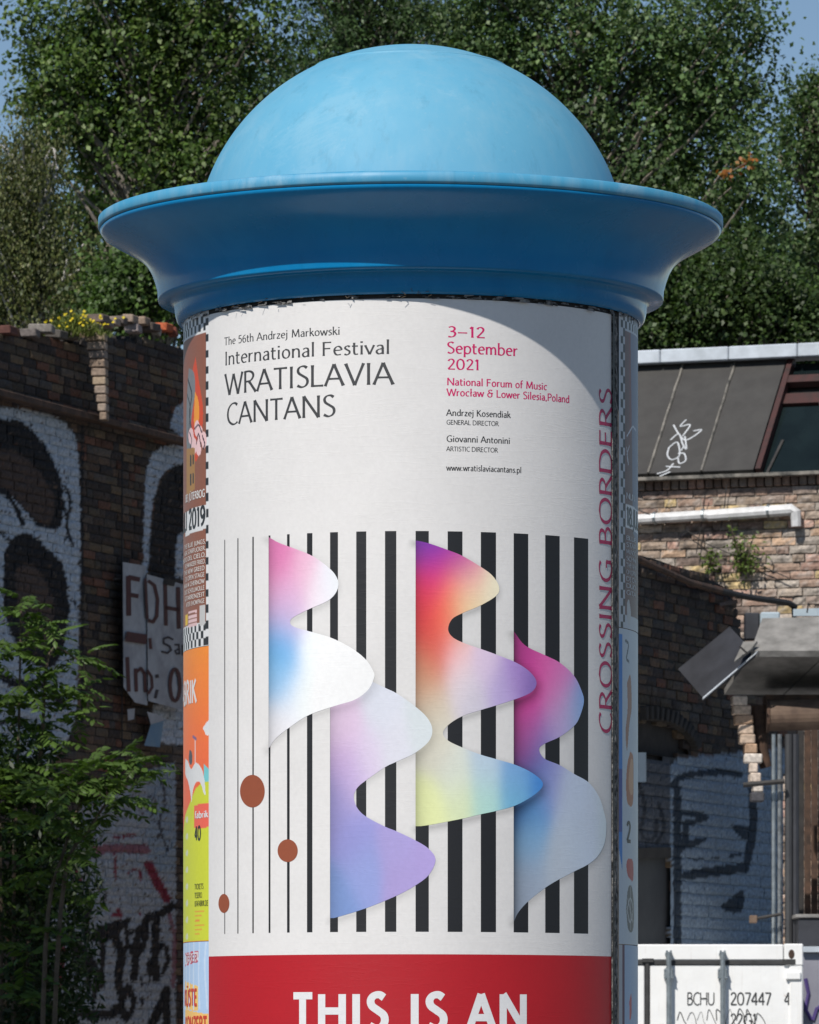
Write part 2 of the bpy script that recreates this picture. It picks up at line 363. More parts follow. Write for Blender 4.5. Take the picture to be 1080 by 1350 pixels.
def catmull(p, k=6):
    p = np.array(p, float); q = np.vstack([2*p[0]-p[1], p, 2*p[-1]-p[-2]]); out = []
    for i in range(1, len(q)-2):
        for t in np.linspace(0, 1, k, endpoint=False):
            a, b, c, d = q[i-1], q[i], q[i+1], q[i+2]
            out.append(.5*((2*b)+(c-a)*t+(2*a-5*b+4*c-d)*t*t+(3*b-a-3*c+d)*t**3))
    out.append(q[-2]); return np.array(out)
def text_width(t, track=0): return sum(G[c][0]+track for c in t)-track
def text_strips(t, weight=.1, contrast=.5, track=0, flare=.25, k=6, seg=.14, squeeze=1.0):
    """list of (2D strip vertices (n,2,2), order) in cap-height units"""
    x = 0; out = []
    nib = math.radians(22)
    for ch in t:
        adv, strokes = G[ch]
        for oi, s in enumerate(strokes):
            tk = s.split(); q = np.array(list(map(float, tk[1:]))).reshape(-1, 2)
            q = q.copy(); 
            if tk[0] == 'L':
                L = np.linalg.norm(q[1]-q[0]); m = max(2, int(L/seg)+1)
                tt = np.linspace(0, 1, m+1)
                if flare: tt = np.unique(np.concatenate([tt, [.06, .94]]))
                c = q[0]+(q[1]-q[0])*tt[:, None]
            else: c = catmull(q, k)
            d = np.gradient(c, axis=0); d /= np.linalg.norm(d, axis=1)[:, None]+1e-9
            ang = np.arctan2(d[:, 1], d[:, 0])
            wd = weight*((1-contrast)+contrast*np.abs(np.sin(ang-nib)))
            cum = np.concatenate([[0], np.cumsum(np.linalg.norm(np.diff(c, axis=0), axis=1))])
            e = np.minimum(cum, cum[-1]-cum)
            wd = wd*(1+flare*np.clip(1-e/.22, 0, 1)**2)
            nrm = np.stack([-d[:, 1], d[:, 0]], 1)*(wd/2)[:, None]
            st = np.stack([c+nrm, c-nrm], 1); st[:, :, 0] += x
            out.append((st, oi))
        x += adv+track
    return out
def strips_mesh(strips, fmap):
    V = []; F = []
    for st, oi in strips:
        n = len(st); b = len(V)
        for i in range(n):
            for k in (0, 1): V.append(fmap(st[i, k, 0], st[i, k, 1], oi))
        F += [(b+2*i, b+2*i+1, b+2*i+3, b+2*i+2) for i in range(n-1)]
    return np.array(V), F
def flat_text(name, t, o, ux, uy, cap, mat, parent, width=None, weight=.14, contrast=.1, flare=0, label=None):
    """lettering on a flat face: origin o, unit vectors ux (reading direction) and uy (up)"""
    o, ux, uy = map(np.array, (o, ux, uy)); nn = np.cross(ux, uy)
    sx = cap if width is None else width/text_width(t)
    V, F = strips_mesh(text_strips(t, weight, contrast, 0, flare), lambda x, y, k: o+ux*x*sx+uy*y*cap+nn*(.0007*k))
    return mesh(name, V, F, mat, parent, label=label)

# ------------------------------------------------------------------ painting helpers (flat print and spray paint)
def in_poly(x, y, pts):
    pts = np.array(pts, float); r = np.zeros(x.shape, bool); j = len(pts)-1
    for i in range(len(pts)):
        xi, yi = pts[i]; xj, yj = pts[j]
        if yi != yj:
            c = ((yi > y) != (yj > y)) & (x < (xj-xi)*(y-yi)/(yj-yi)+xi); r ^= c
        j = i
    return r
def seg_dist(x, y, pts):
    d = np.full(x.shape, 1e9)
    for (ax, ay), (bx, by) in zip(pts[:-1], pts[1:]):
        L = (bx-ax)**2+(by-ay)**2+1e-9
        t = np.clip(((x-ax)*(bx-ax)+(y-ay)*(by-ay))/L, 0, 1)
        d = np.minimum(d, np.hypot(x-ax-t*(bx-ax), y-ay-t*(by-ay)))
    return d
_prep = {}
def prep(L):
    k = id(L)
    if k not in _prep:
        if L[0] == 'poly': p = [tuple(q) for q in L[1]]; r = 0; col = L[2]
        elif L[0] == 'blob': p = [tuple(q) for q in catmull(list(L[1])+[L[1][0]], 5)]; r = 0; col = L[2]
        else: p = [tuple(q) for q in (L[1] if L[0] == 'line' else catmull(L[1], 5))]; r = L[2]/2; col = L[3]
        a = np.array(p); _prep[k] = (p, r, np.array(col, float), a[:, 0].min()-r, a[:, 0].max()+r, a[:, 1].min()-r, a[:, 1].max()+r, L)
    return _prep[k]
def paint(x, y, base, layers):
    c = np.array(base, float)
    X0, X1, Y0, Y1 = x.min(), x.max(), y.min(), y.max()
    for L in layers:
        p, r, col, a0, a1, b0, b1, _ = prep(L)
        if a1 < X0 or a0 > X1 or b1 < Y0 or b0 > Y1: continue
        idx = np.nonzero((x >= a0) & (x <= a1) & (y >= b0) & (y <= b1))[0]
        if not len(idx): continue
        xs, ys = x[idx], y[idx]
        m = in_poly(xs, ys, p) if r == 0 else seg_dist(xs, ys, p) < r
        a = L[-1] if isinstance(L[-1], float) else 1.0
        j = idx[m]; c[j] = c[j]*(1-a)+col*a
    return c
def paint_old(x, y, base, layers):
    """layers: ('poly', pts, colour) or ('line', pts, width, colour) or ('curve', pts, width, colour)"""
    c = np.array(base, float)
    for L in layers:
        if L[0] == 'poly': m = in_poly(x, y, L[1]); col = L[2]
        elif L[0] == 'blob': m = in_poly(x, y, catmull(list(L[1])+[L[1][0]], 5)); col = L[2]
        else:
            pts = L[1] if L[0] == 'line' else catmull(L[1], 5)
            m = seg_dist(x, y, [tuple(p) for p in pts]) < L[2]/2; col = L[3]
        a = L[-1] if isinstance(L[-1], float) else 1.0
        c[m] = c[m]*(1-a)+np.array(col)*a
    return c
def blend(x, y, pts, sx=13.0, sy=24.0):
    """smooth colour field through a few swatches"""
    num = np.zeros(x.shape+(3,)); den = np.zeros(x.shape)
    for px, py, c in pts:
        d2 = ((x-px)/sx)**2+((y-py)/sy)**2
        wt = np.exp(-d2/2)+1e-5/(1+d2)
        num += wt[..., None]*lin(c); den += wt
    v = np.clip(num/den[..., None], 0, 1)
    return np.where(v <= .0031308, v*12.92, 1.055*v**(1/2.4)-.055)*255

# ------------------------------------------------------------------ setting: ground
def sheet(name, x0, x1, y0, y1, z, mat):
    o = mesh(name, [(x0, y0, z), (x1, y0, z), (x1, y1, z), (x0, y1, z)], [(0, 1, 2, 3)], mat); o['kind'] = 'structure'; return o
sheet('ground', -1200, 1200, -600, 2200, -.004, M['ground'])
pv = MB().box(-14, 14, 8, 22, -.1, .12); o = pv.build('pavement', M['paving']); o['kind'] = 'structure'
kb = MB().box(-14, 14, 7.85, 7.998, -.1, .125); o = kb.build('kerb', M['kerb']); o['kind'] = 'structure'

# ------------------------------------------------------------------ the advertising column
column = thing('advertising_column', 'round advertising column with a bright blue domed hood and posters pasted round it', 'advertising column', (0.003, DC, .12))
CX, CY = 0.003, DC
def cyl_pt(theta, Z, r): return np.stack([CX+r*np.sin(theta), CY-r*np.cos(theta), EYE+Z+0*theta], -1)
def cyl_px(px, py, r=RC):
    """angle and height (above the eye) of what the photo shows at a pixel of the column"""
    px = np.asarray(px, float); py = np.asarray(py, float); th = np.zeros(np.broadcast(px, py).shape)
    for _ in range(30):
        s = ((px-540.0)/FPX*(CY-r*np.cos(th))-CX)/r
        th = np.arcsin(np.clip(s, -.9995, .9995))
    return th, (1400.0-py)/FPX*(CY-r*np.cos(th))
PXM = FPX/DC
prof = [(.70, .0), (.70, .22), (.68, .25), (.63, .27), (RC, .30), (RC, EYE+2.03-.12), (RC-.02, EYE+2.05-.12)]
V, F = lathe(prof, 256, CX, CY, .12); mesh('column_body', V, F, M['concrete'], column, smooth=False)
# hood profiles: radius in px at the column, side y in px
def pr(pts): return [(r/PXM, EYE+(1400-y)/PXM-.12) for r, y in pts]
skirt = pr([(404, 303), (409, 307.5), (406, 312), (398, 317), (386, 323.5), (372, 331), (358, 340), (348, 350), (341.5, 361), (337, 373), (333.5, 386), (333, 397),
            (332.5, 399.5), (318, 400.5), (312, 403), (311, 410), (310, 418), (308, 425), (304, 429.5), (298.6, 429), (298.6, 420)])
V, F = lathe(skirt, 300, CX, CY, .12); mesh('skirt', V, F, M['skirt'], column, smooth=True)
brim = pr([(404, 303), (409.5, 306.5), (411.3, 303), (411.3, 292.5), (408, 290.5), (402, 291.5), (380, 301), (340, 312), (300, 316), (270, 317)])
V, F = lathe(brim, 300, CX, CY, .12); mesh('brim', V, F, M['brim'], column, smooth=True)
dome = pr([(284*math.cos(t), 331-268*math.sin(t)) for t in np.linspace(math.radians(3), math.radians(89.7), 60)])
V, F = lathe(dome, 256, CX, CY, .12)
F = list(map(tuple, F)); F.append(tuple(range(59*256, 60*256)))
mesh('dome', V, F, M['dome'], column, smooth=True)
# thin raised joint round the cap of the dome
t = math.radians(64)
V, F = lathe(pr([((284+q)*math.cos(t+e), 331-(268+q)*math.sin(t+e)) for e, q in ((-.012, -.3), (-.009, 1.3), (.009, 1.3), (.012, -.3))]), 200, CX, CY, .12)
mesh('dome_joint', V, F, M['dome'], column, smooth=True)
V, F = lathe([(RC+.0022, EYE+1.90-.12), (RC+.0022, EYE+1.99-.12)], 200, CX, CY, .12); mesh('collar', V, F, M['gap'], column, smooth=True)  # near-black ring fills the gap between skirt rim and poster
# torn paper, dirt and twigs in the gap under the skirt
mb = MB(); rs = random.Random(3)
for k in range(90):
    a = rs.uniform(-1.45, 1.45); z = EYE+rs.uniform(1.941, 1.95); w_ = rs.uniform(.004, .03); h = rs.uniform(.002, .007); r = RC+rs.uniform(.004, .012)
    q = [cyl_pt(np.array(a-w_), z-EYE, r), cyl_pt(np.array(a+w_), z-EYE+rs.uniform(-.003, .003), r+.003), cyl_pt(np.array(a+w_*.8), z-EYE+h, r+.001), cyl_pt(np.array(a-w_*.7), z-EYE+h, r)]
    mb.add(q, [(0, 1, 2, 3)])
o = mb.build('torn_paper', M['crust'], column, kind='stuff')
mb = MB()
for k in range(20):
    a = rs.uniform(-.9, .5) if k % 3 else rs.uniform(-.1, .1); p = Vector(cyl_pt(np.array(a), rs.uniform(1.945, 1.96), RC+.018))
    q = p+Vector((rs.uniform(-.012, .012), -.004, rs.uniform(-.006, .01)))
    mb.tube([p, q], .0007, 4, False)
mb.build('dry_twigs', M['stem'], column, kind='stuff')

def cyl_sheet(name, th0, th1, z0, z1, r, res, colf, parent, label=None):
    nu = max(3, int(abs(th1-th0)*RC/res)+2); nv = max(3, int(abs(z1-z0)/res)+2)
    th = np.linspace(th0, th1, nu); z = np.linspace(z0, z1, nv)
    T, Z = np.meshgrid(th, z); V = cyl_pt(T.ravel(), Z.ravel(), r)
    c = colf(T.ravel(), Z.ravel()) if callable(colf) else np.tile(np.array(colf), (nu*nv, 1))
    return mesh(name, V, grid_faces(nu, nv), M['print'], parent, cols=c, smooth=True, label=label)
def proj(T, Z, r=RC):
    Y = CY-r*np.cos(T); X = CX+r*np.sin(T); return 540+X/Y*FPX, 1400-Z/Y*FPX
PAPER_X = [244, 300, 400, 500, 560, 620, 700, 760, 800]; PAPER_V = [232, 236, 234, 227, 216, 205, 190, 172, 152]
def albedo(x, c):
    pv_ = lin(np.interp(x, PAPER_X, PAPER_V)); return np.clip(lin(c)/pv_[..., None]*.73, .004, .84)

# ---- main poster
R0 = RC+.0035
thL, _ = cyl_px(275.3, 800, R0); thR, _ = cyl_px(806.0, 800, R0); thL = float(thL); thR = float(thR)
WHITE = np.array([.70, .685, .675])
w1r = [(354.1,708),(369,716),(390.5,724),(412,733),(430.7,746),(442,757.5),(446.5,770),(442,783),(430.7,793),(407.8,803),(387.7,813.4),(382.8,819.7),(387.7,826.3),(410.6,833),(436.5,840.7),(462.3,853.6),(482.4,869.4),(492.4,885.2),(493.3,893.8),(485.3,909.6),(468,922.5),(442.2,930.5),(407.8,942.6),(384.8,957),(364.7,972.7),(354.6,986.6)]
w2r = [(436,868),(480,893),(507.7,906.7),(522.6,913.9),(545.5,929.7),(562.8,945.5),(570,961.2),(565.6,977),(547,992.8),(522.6,1004.3),(507.7,1011.5),(482.4,1029),(471,1039),(466.6,1050.5),(471,1064.8),(482.4,1076.3),(507.7,1089.8),(522.6,1095.8),(547.8,1107.9),(565.6,1119.3),(574.3,1133.7),(565.6,1153.2),(547.8,1167.3),(522.6,1181),(482.4,1197.4),(445.7,1208.9),(435.6,1211.2)]
w3r = [(548.1,712.4),(565.9,716.4),(590.3,725),(609.8,733),(634,747.4),(649.2,758.9),(657.8,773.2),(654.9,784.7),(634.8,797.6),(609.8,808.3),(596,816.3),(590.9,829.2),(596,839.3),(609.8,847),(634,855.6),(654,862.8),(680.7,873.7),(698,885.2),(707.1,898),(703.7,909.6),(689.3,918.2),(654.9,929.7),(634,936),(609.8,944),(592,955),(584,966),(590.3,976),(609.8,985.6),(634,995),(654,1000.8),(680.7,1008.8),(703.7,1020.3),(715.8,1033.2),(706.6,1046.2),(680.7,1061.4),(654,1069.1),(634,1073.4),(609.8,1079.2),(565.1,1087.8),(547.8,1089.8)]
w4r = [(677.3,832),(692.2,850.7),(718,863.6),(738.1,873.7),(756.8,891),(766.8,911),(769.7,925.4),(764,945.4),(756.8,957),(738.1,971.3),(718,980.5),(710.9,988),(718,1000.2),(738.1,1008.8),(756.8,1020.3),(776.3,1031.8),(789.8,1050.5),(797,1073.4),(799.3,1087.8),(797,1110.7),(788.4,1128),(775.5,1139.4),(756.8,1149),(736.7,1159.5),(718,1171),(696.5,1188.2),(683.6,1202.6),(677.3,1215.5)]
def edge(pts):
    q = catmull(pts, 8); q = q[np.argsort(q[:, 1], kind='stable')]; return q[:, 1], q[:, 0]
W = {1: (354.6,)+edge(w1r), 2: (435.6,)+edge(w2r), 3: (548.0,)+edge(w3r), 4: (677.3,)+edge(w4r)}
def shade_of(x, y, k, rad=11, dx=2, dy=4):
    """printed drop shadow beside wave k"""
    xl, ey, ex = W[k]; pts = [(float(a), float(b)) for a, b in zip(ex[::5]-4+dx, ey[::5]+dy)]
    inside_y = (y > ey[0]) & (y < ey[-1]+14)
    d = seg_dist(x, y, pts); return np.where(inside_y, np.clip(1-d/rad, 0, 1)**1.6, 0)
def paper_col(T, Z):
    x, y = proj(T, Z, R0); c = np.tile(WHITE, (len(x), 1))
    m = (y > 690) & (y < 1235); 
    for k, a in ((1, .22), (2, .22), (3, .35), (4, .3)):
        s = np.zeros(len(x)); s[m] = shade_of(x[m], y[m], k); c *= (1-a*s)[:, None]
    return c
zt = 1.9435; zred = float((1400-1258.0)/FPX*(CY-R0)); zb = -1.05
poster = cyl_sheet('poster', thL, thR, zred, zt, R0, .0042, paper_col, column,
    label='white festival poster with black stripes and coloured waves, in the middle of the column')
RED = lin((176, 16, 30))*.95
red = cyl_sheet('red_band', thL, thR, zb, zred, R0, .02, tuple(RED), poster)
TOPB, _ = 0, 0
bars = [(296.0,297.0,708.5),(313.2,314.5,707),(332.9,334.7,706),(354.3,356.7,704),(378.6,382,703),(404.9,412,702),(435.3,445.7,701),(469.8,483,700),(507.7,522.6,700),(548,565.4,700),(590.3,609.8,700),(634,654,701),(677.3,696.5,702.5),(718.9,737.9,704.5),(756.8,775.5,707)]
zbt = float((1400-700.0)/FPX*(CY-R0)); zbb = float((1400-1228.4)/FPX*(CY-R0))
INK = (.011, .011, .013)
for a, b, _ in bars:
    ta, _z = cyl_px(a, 900, R0); tb, _z = cyl_px(b, 900, R0)
    cyl_sheet('stripe', float(ta), float(tb), zbb, zbt, R0+.00018, .006 if b-a > 6 else .004, INK, poster)
C1 = [(356,712,(235,130,180)),(372,735,(232,130,185)),(400,750,(242,190,216)),(438,768,(238,243,250)),(357,760,(190,100,150)),(375,785,(240,165,205)),(420,785,(246,235,244)),(357,820,(165,100,150)),(378,812,(170,185,230)),(387,802,(240,200,228)),(376,850,(95,178,236)),(357,865,(115,125,165)),(410,850,(246,251,255)),(450,880,(252,253,255)),(490,893,(247,249,253)),(374,895,(150,200,242)),(357,920,(85,130,178)),(395,920,(247,251,255)),(440,915,(251,252,254)),(357,960,(135,170,208)),(375,958,(242,240,244)),(356,984,(226,165,160))]
C2 = [(437,935,(170,140,172)),(437,1000,(150,120,165)),(458,960,(226,200,226)),(455,1010,(203,172,217)),(500,930,(216,219,230)),(560,960,(207,214,217)),(520,990,(216,216,226)),(485,1000,(221,207,230)),(448,1050,(150,145,202)),(468,1030,(200,180,222)),(437,1100,(122,122,178)),(470,1100,(150,150,212)),(520,1110,(167,156,212)),(570,1133,(168,152,208)),(480,1150,(148,160,217)),(530,1160,(168,153,208)),(438,1170,(120,138,193)),(450,1200,(125,152,208))]
C3 = [(549,714,(88,52,165)),(575,722,(108,50,165)),(602,735,(150,45,152)),(549,745,(105,38,110)),(578,760,(202,38,122)),(618,748,(188,50,142)),(549,780,(130,38,68)),(572,790,(218,46,68)),(600,775,(238,122,98)),(622,772,(228,205,165)),(652,775,(212,203,177)),(590,802,(242,128,85)),(612,797,(228,198,150)),(549,830,(138,46,58)),(572,830,(208,58,58)),(588,830,(232,104,80)),(549,870,(148,76,68)),(574,865,(207,86,70)),(600,862,(228,182,184)),(640,870,(203,183,205)),(680,885,(150,120,180)),(704,897,(112,88,152)),(660,910,(167,152,194)),(605,900,(207,198,205)),(568,892,(200,150,115)),(549,920,(158,138,102)),(575,930,(198,188,168)),(625,930,(188,183,195)),(549,980,(160,156,130)),(580,980,(203,199,184)),(549,1050,(162,164,118)),(572,1074,(220,226,166)),(605,1062,(203,214,172)),(600,1020,(203,208,198)),(640,1010,(170,187,204)),(680,1020,(108,146,194)),(711,1033,(56,115,180)),(680,1050,(98,157,184)),(640,1055,(160,198,188))]
C4 = [(679,838,(150,60,122)),(690,866,(167,55,127)),(720,880,(188,80,143)),(742,892,(178,98,153)),(678,890,(105,28,83)),(702,905,(178,50,128)),(766,922,(78,125,170)),(752,935,(140,152,178)),(732,920,(178,100,152)),(678,940,(92,18,68)),(700,950,(183,60,133)),(735,955,(147,133,174)),(678,990,(58,18,68)),(695,985,(152,60,124)),(710,978,(92,112,166)),(702,1012,(38,76,136)),(678,1030,(22,18,48)),(722,1030,(120,122,170)),(690,1050,(28,70,124)),(706,1060,(80,132,180)),(750,1050,(152,162,178)),(790,1080,(152,160,172)),(678,1100,(28,48,86)),(702,1110,(110,147,179)),(750,1110,(152,162,175)),(678,1160,(66,88,116)),(702,1160,(136,147,163)),(735,1140,(152,160,170)),(679,1202,(118,84,95))]
for k, C, lay, over, fold in ((4, C4, .00035, 3, .80), (3, C3, .00045, 2, .48), (2, C2, .00055, 1, .34), (1, C1, .00065, None, .45)):
    xl, ey, ex = W[k]; ys = np.arange(ey[0]+.3, ey[-1], 1.5); nu = 44
    xr = np.interp(ys, ey, ex); tt = np.linspace(0, 1, nu)**1.25
    X = xl+(np.maximum(xr-xl, .3))[:, None]*tt[None, :]; Yy = np.repeat(ys[:, None], nu, 1)
    X = X.ravel(); Yy = Yy.ravel(); T, Z = cyl_px(X, Yy, R0)
    c = albedo(X, blend(X, Yy, [q for q in C if q[0] > xl+4.5]))
    c *= (1-fold*np.exp(-np.maximum(X-xl, 0)/9.0))[:, None]*np.array([1.0, 1.0, 1.0]) if k in (1, 3, 4) else (1-fold*np.exp(-np.maximum(X-xl, 0)/12.0))[:, None]
    if over:
        a = .55 if over == 3 else .22
        c *= (1-a*shade_of(X, Yy, over, 16, 3, 6))[:, None]
    mesh('wave_shape', cyl_pt(T, Z, R0+lay), grid_faces(nu, len(ys)), M['print'], poster, cols=c, smooth=True)
for x, y, rx, ry in ((333, 1043, 16.3, 21.5), (379.5, 1121.5, 13.3, 15), (295.5, 1191, 7.2, 12.5)):
    a = np.linspace(0, 2*math.pi, 40, endpoint=False); 
    rings = [(x, y)]; V = [];
    X = np.concatenate([[x]]+[x+rx*q*np.cos(a) for q in (.5, 1)]); Yy = np.concatenate([[y]]+[y+ry*q*np.sin(a) for q in (.5, 1)])
    T, Z = cyl_px(X, Yy, R0); F = [(0, 1+i, 1+(i+1) % 40) for i in range(40)]+[(1+i, 41+i, 41+(i+1) % 40, 1+(i+1) % 40) for i in range(40)]
    mesh('dot', cyl_pt(T, Z, R0+.0005), F, M['print'], poster, cols=np.tile(lin((142, 74, 48)), (81, 1)), smooth=True)
def cyl_text(t, x0, x1, yb, cap_px, col, parent, weight=.1, contrast=.5, flare=.25, lay=.0003, r=None, name='lettering', track=.07):
    weight *= 1.12
    r = r or R0
    T0, Z0 = cyl_px(x0, yb, r); T1, _ = cyl_px(x1, yb, r); T0 = float(T0); Z0 = float(Z0); T1 = float(T1)
    cap = cap_px/FPX*(CY-r*math.cos(T0)); wd = (T1-T0)/text_width(t, track)
    st = text_strips(t, weight, contrast, track, flare)
    # stroke weight stays even when letters are condensed: handled by the aspect of the measured text
    V, F = strips_mesh(st, lambda x, y, k: cyl_pt(np.array(T0+x*wd), Z0+y*cap, r+lay+.00006*k))
    return mesh(name, V, F, M['print'], parent, cols=np.tile(np.array(col), (len(V), 1)))
GREY = (.045, .045, .047); MAG = tuple(lin((205, 20, 100))*.95); DK = (.03, .03, .032)
cyl_text('The 56th Andrzej Markowski', 296, 448.5, 455.5, 10.3, GREY, poster, .115)
cyl_text('International Festival', 296.8, 514.5, 482, 18, GREY, poster, .105)
cyl_text('WRATISLAVIA', 297.2, 519, 521.5, 28.3, GREY, poster, .105)
cyl_text('CANTANS', 299, 442.5, 561, 28.3, GREY, poster, .105)
cyl_text('3-12', 590, 639.5, 444.3, 14.2, MAG, poster, .12, .45)
cyl_text('September', 589.3, 682.5, 465.8, 15.2, MAG, poster, .12, .45)
cyl_text('2021', 590, 632.5, 487, 14, MAG, poster, .12, .45)
cyl_text('National Forum of Music', 589.7, 721, 507.8, 9.6, MAG, poster, .135, .4)
cyl_text('Wrocław & Lower Silesia,Poland', 589.3, 750.5, 521.8, 9.6, MAG, poster, .135, .4)
cyl_text('Andrzej Kosendiak', 588.8, 673, 548, 8.3, DK, poster, .13, .4)
cyl_text('GENERAL DIRECTOR', 588.8, 657.3, 559.6, 6, DK, poster, .13, .4)
cyl_text('Giovanni Antonini', 588.8, 672.5, 582.4, 8.3, DK, poster, .13, .4)
cyl_text('ARTISTIC DIRECTOR', 588.8, 656.3, 594.6, 6, DK, poster, .13, .4)
cyl_text('www.wratislaviacantans.pl', 588.8, 687.5, 620.3, 7.8, DK, poster, .13, .4)
# upright line along the right edge, read from the bottom up
Tb, Zb = cyl_px(806.3, 968, R0); Tt, _ = cyl_px(789.5, 968, R0); _, Z1 = cyl_px(800, 512, R0)
t_ = 'CROSSING BORDERS'; sz_ = (float(Z1)-float(Zb))/text_width(t_, .1); capth = float(Tb)-float(Tt)
V, F = strips_mesh(text_strips(t_, .125, .55, .1, .25), lambda x, y, k: cyl_pt(np.array(float(Tb)-y*capth*.97), float(Zb)+x*sz_, R0+.0006+.0001*k))
mesh('lettering', V, F, M['print'], poster, cols=np.tile(np.array(lin((175, 25, 85))), (len(V), 1)))
# heavy sans capitals on the red band
sv = dict(G)
cyl_text('THIS IS AN', 387, 694, 1357, 46, (.70, .70, .71), poster, .2, .12, 0, lay=.0003, track=.2)

# ---- strip of pasted-paper crust beside the poster and the metal edge
a0, _ = cyl_px(806.2, 800, R0); a1, _ = cyl_px(809.5, 800, R0); a2, _ = cyl_px(815.5, 800, R0)
nv = 260; zz = np.linspace(zb, 1.94, nv); V = []; rs = np.random.RandomState(5)
for z in zz:
    j = rs.uniform(-.003, .003, 4); k = rs.uniform(0, .004, 4)
    for q, (a, r) in enumerate(((float(a0), RC+.001), (float(a0)+.006, RC+.004), (float(a1), RC+.006), (float(a2), RC+.001))):
        V.append(cyl_pt(np.array(a+j[q]*(q > 0)), z, r+k[q]*(q in (1, 2))))
mesh('torn_paper_edge', np.array(V), grid_faces(4, nv), M['crust'], column)
cyl_sheet('dark_joint', float(a0)-.001, float(a0)+.014, zb, 1.945, RC+.0085, .01, (.012, .011, .010), column)

# ---- posters on the left flank
RL = RC+.003
def uv_px(px, py, edge_th, sgn):
    T, Z = cyl_px(px, py, RL); return np.stack([(T-edge_th)*sgn*RC*PXM, 1400-Z*PXM], -1)
thl = thL-.0012
def ul(*pts): return [tuple(uv_px(x, y, thl, -1)) for x, y in pts]
def side_sheet(name, e, sgn, th_far, y0, y1, basec, layers, label, r=RL, res=.0028):
    _, z0 = cyl_px(262 if sgn < 0 else 828, y0, r); _, z1 = cyl_px(262 if sgn < 0 else 828, y1, r)
    def cf(T, Z):
        u = (T-e)*sgn*RC*PXM; v = 1400-Z*PXM; return paint(u, v, np.tile(np.array(basec, float), (len(u), 1)), layers)
    return cyl_sheet(name, e, th_far, float(z1), float(z0), r, res, cf, column, label)
W_ = (.72, .72, .72); K_ = (.02, .02, .022)
def checks(u0, u1, v0, v1, su, sv_, ph=0):
    L = []
    for i in range(int(round((u1-u0)/su))):
        for j in range(int(round((v1-v0)/sv_))):
            if (i+j+ph) % 2: L.append(('poly', [(u0+i*su, v0+j*sv_), (u0+(i+1)*su, v0+j*sv_), (u0+(i+1)*su, v0+(j+1)*sv_), (u0+i*su, v0+(j+1)*sv_)], K_))
    return L
vt = uv_px(262, 412, thl, -1)[1]; vb = uv_px(262, 853, thl, -1)[1]
brown = tuple(lin((138, 84, 62)))
Lb = [('poly', [(8, vt+28), (300, vt+28), (300, vb-31), (8, vb-31)], brown)]
Lb += checks(0.5, 8.5, vt, vb, 8, 10.3)+checks(8.5, 320.5, vt+6, vt+26, 8, 10)+checks(8.5, 320.5, vb-30, vb, 8, 10, 1)
fl = tuple(lin((205, 70, 30)))
Lb += [('blob', ul((258, 470), (262, 500), (268, 545), (262, 600), (255, 600), (250, 520)), fl),
       ('blob', ul((257, 515), (262, 530), (262, 555), (256, 560)), tuple(lin((235, 150, 40)))),
       ('blob', ul((249, 485), (256, 492), (257, 520), (252, 560), (256, 600), (247, 600), (246, 540)), tuple(lin((120, 122, 125)))),
       ('curve', ul((248, 500), (253, 520), (250, 545), (254, 575)), 4, K_), ('curve', ul((247, 520), (251, 540), (248, 580)), 3, K_)]
pk = tuple(lin((235, 195, 195)))
for cx_, cy_ in ((252, 575), (260, 565), (264, 572), (269, 580), (256, 588), (262, 590)):
    a = np.linspace(0, 2*math.pi, 9)[:-1]; Lb.append(('blob', ul(*[(cx_+3.6*math.cos(q), cy_+11*math.sin(q)) for q in a]), pk))
for pts in (((250, 570), (253, 580), (251, 590)), ((257, 565), (262, 560), (266, 570)), ((259, 585), (262, 572), (265, 588)), ((267, 575), (270, 585), (268, 592))):
    Lb.append(('curve', ul(*pts), 2.6, (.05, .02, .03)))
och = tuple(lin((165, 120, 60)))
Lb += [('poly', ul((246, 592), (257, 590), (257, 645), (246, 655)), och)]
for y in (600, 625): Lb += [('poly', ul((250.5, y), (252.5, y), (252.5, y+14), (250.5, y+15)), K_), ('poly', ul((254, y-1), (255.5, y-1), (255.5, y+12), (254, y+13)), K_)]
Lb += [('poly', ul((244.5, 676), (272, 665), (272, 697), (244.5, 708)), W_)]
for k in range(4): Lb.append(('poly', ul((248.5, 806+k*6), (259.8, 803+k*6), (259.8, 807+k*6), (248.5, 810+k*6)), tuple(lin((225, 190, 190)))))
Lb += [('poly', ul((244.6, 811), (247.6, 809), (247.6, 823), (244.6, 825)), tuple(lin((225, 185, 30))))]
Lb += [('poly', ul((263, 799), (270.5, 797), (270.5, 823), (263, 826)), (.55, .54, .53))]
brp = side_sheet('poster', thl, -1, thl-1.15, 412, 853, W_, Lb, 'brown event poster with a black and white chequered border, on the left flank of the column')
def ltext(t, x0, x1, yb, cap, col, weight, parent, pre=''): 
    T0, Z0 = cyl_px(x0, yb, RL); T1, _ = cyl_px(x1, yb, RL); T0 = float(T0); Z0 = float(Z0); T1 = float(T1)
    c = cap/PXM; wd = (T1-T0)/text_width(t, .08)
    if pre: T0 -= (text_width(pre, .08)+.08)*wd; t = pre+t
    V, F = strips_mesh(text_strips(t, weight, .15, .08, 0, 4), lambda x, y, k: cyl_pt(np.array(T0+x*wd), Z0+y*c, RL+.0006+.00012*k))
    return mesh('lettering', V, F, M['print'], parent, cols=np.tile(np.array(col), (len(V), 1)))
ltext('JÜTERBOG', 249.5, 270.5, 660.5, 9.5, (.72, .71, .69), .18, brp, 'BEI ')
ltext('2019', 249.3, 270.8, 698, 25, K_, .2, brp, 'JULI ')
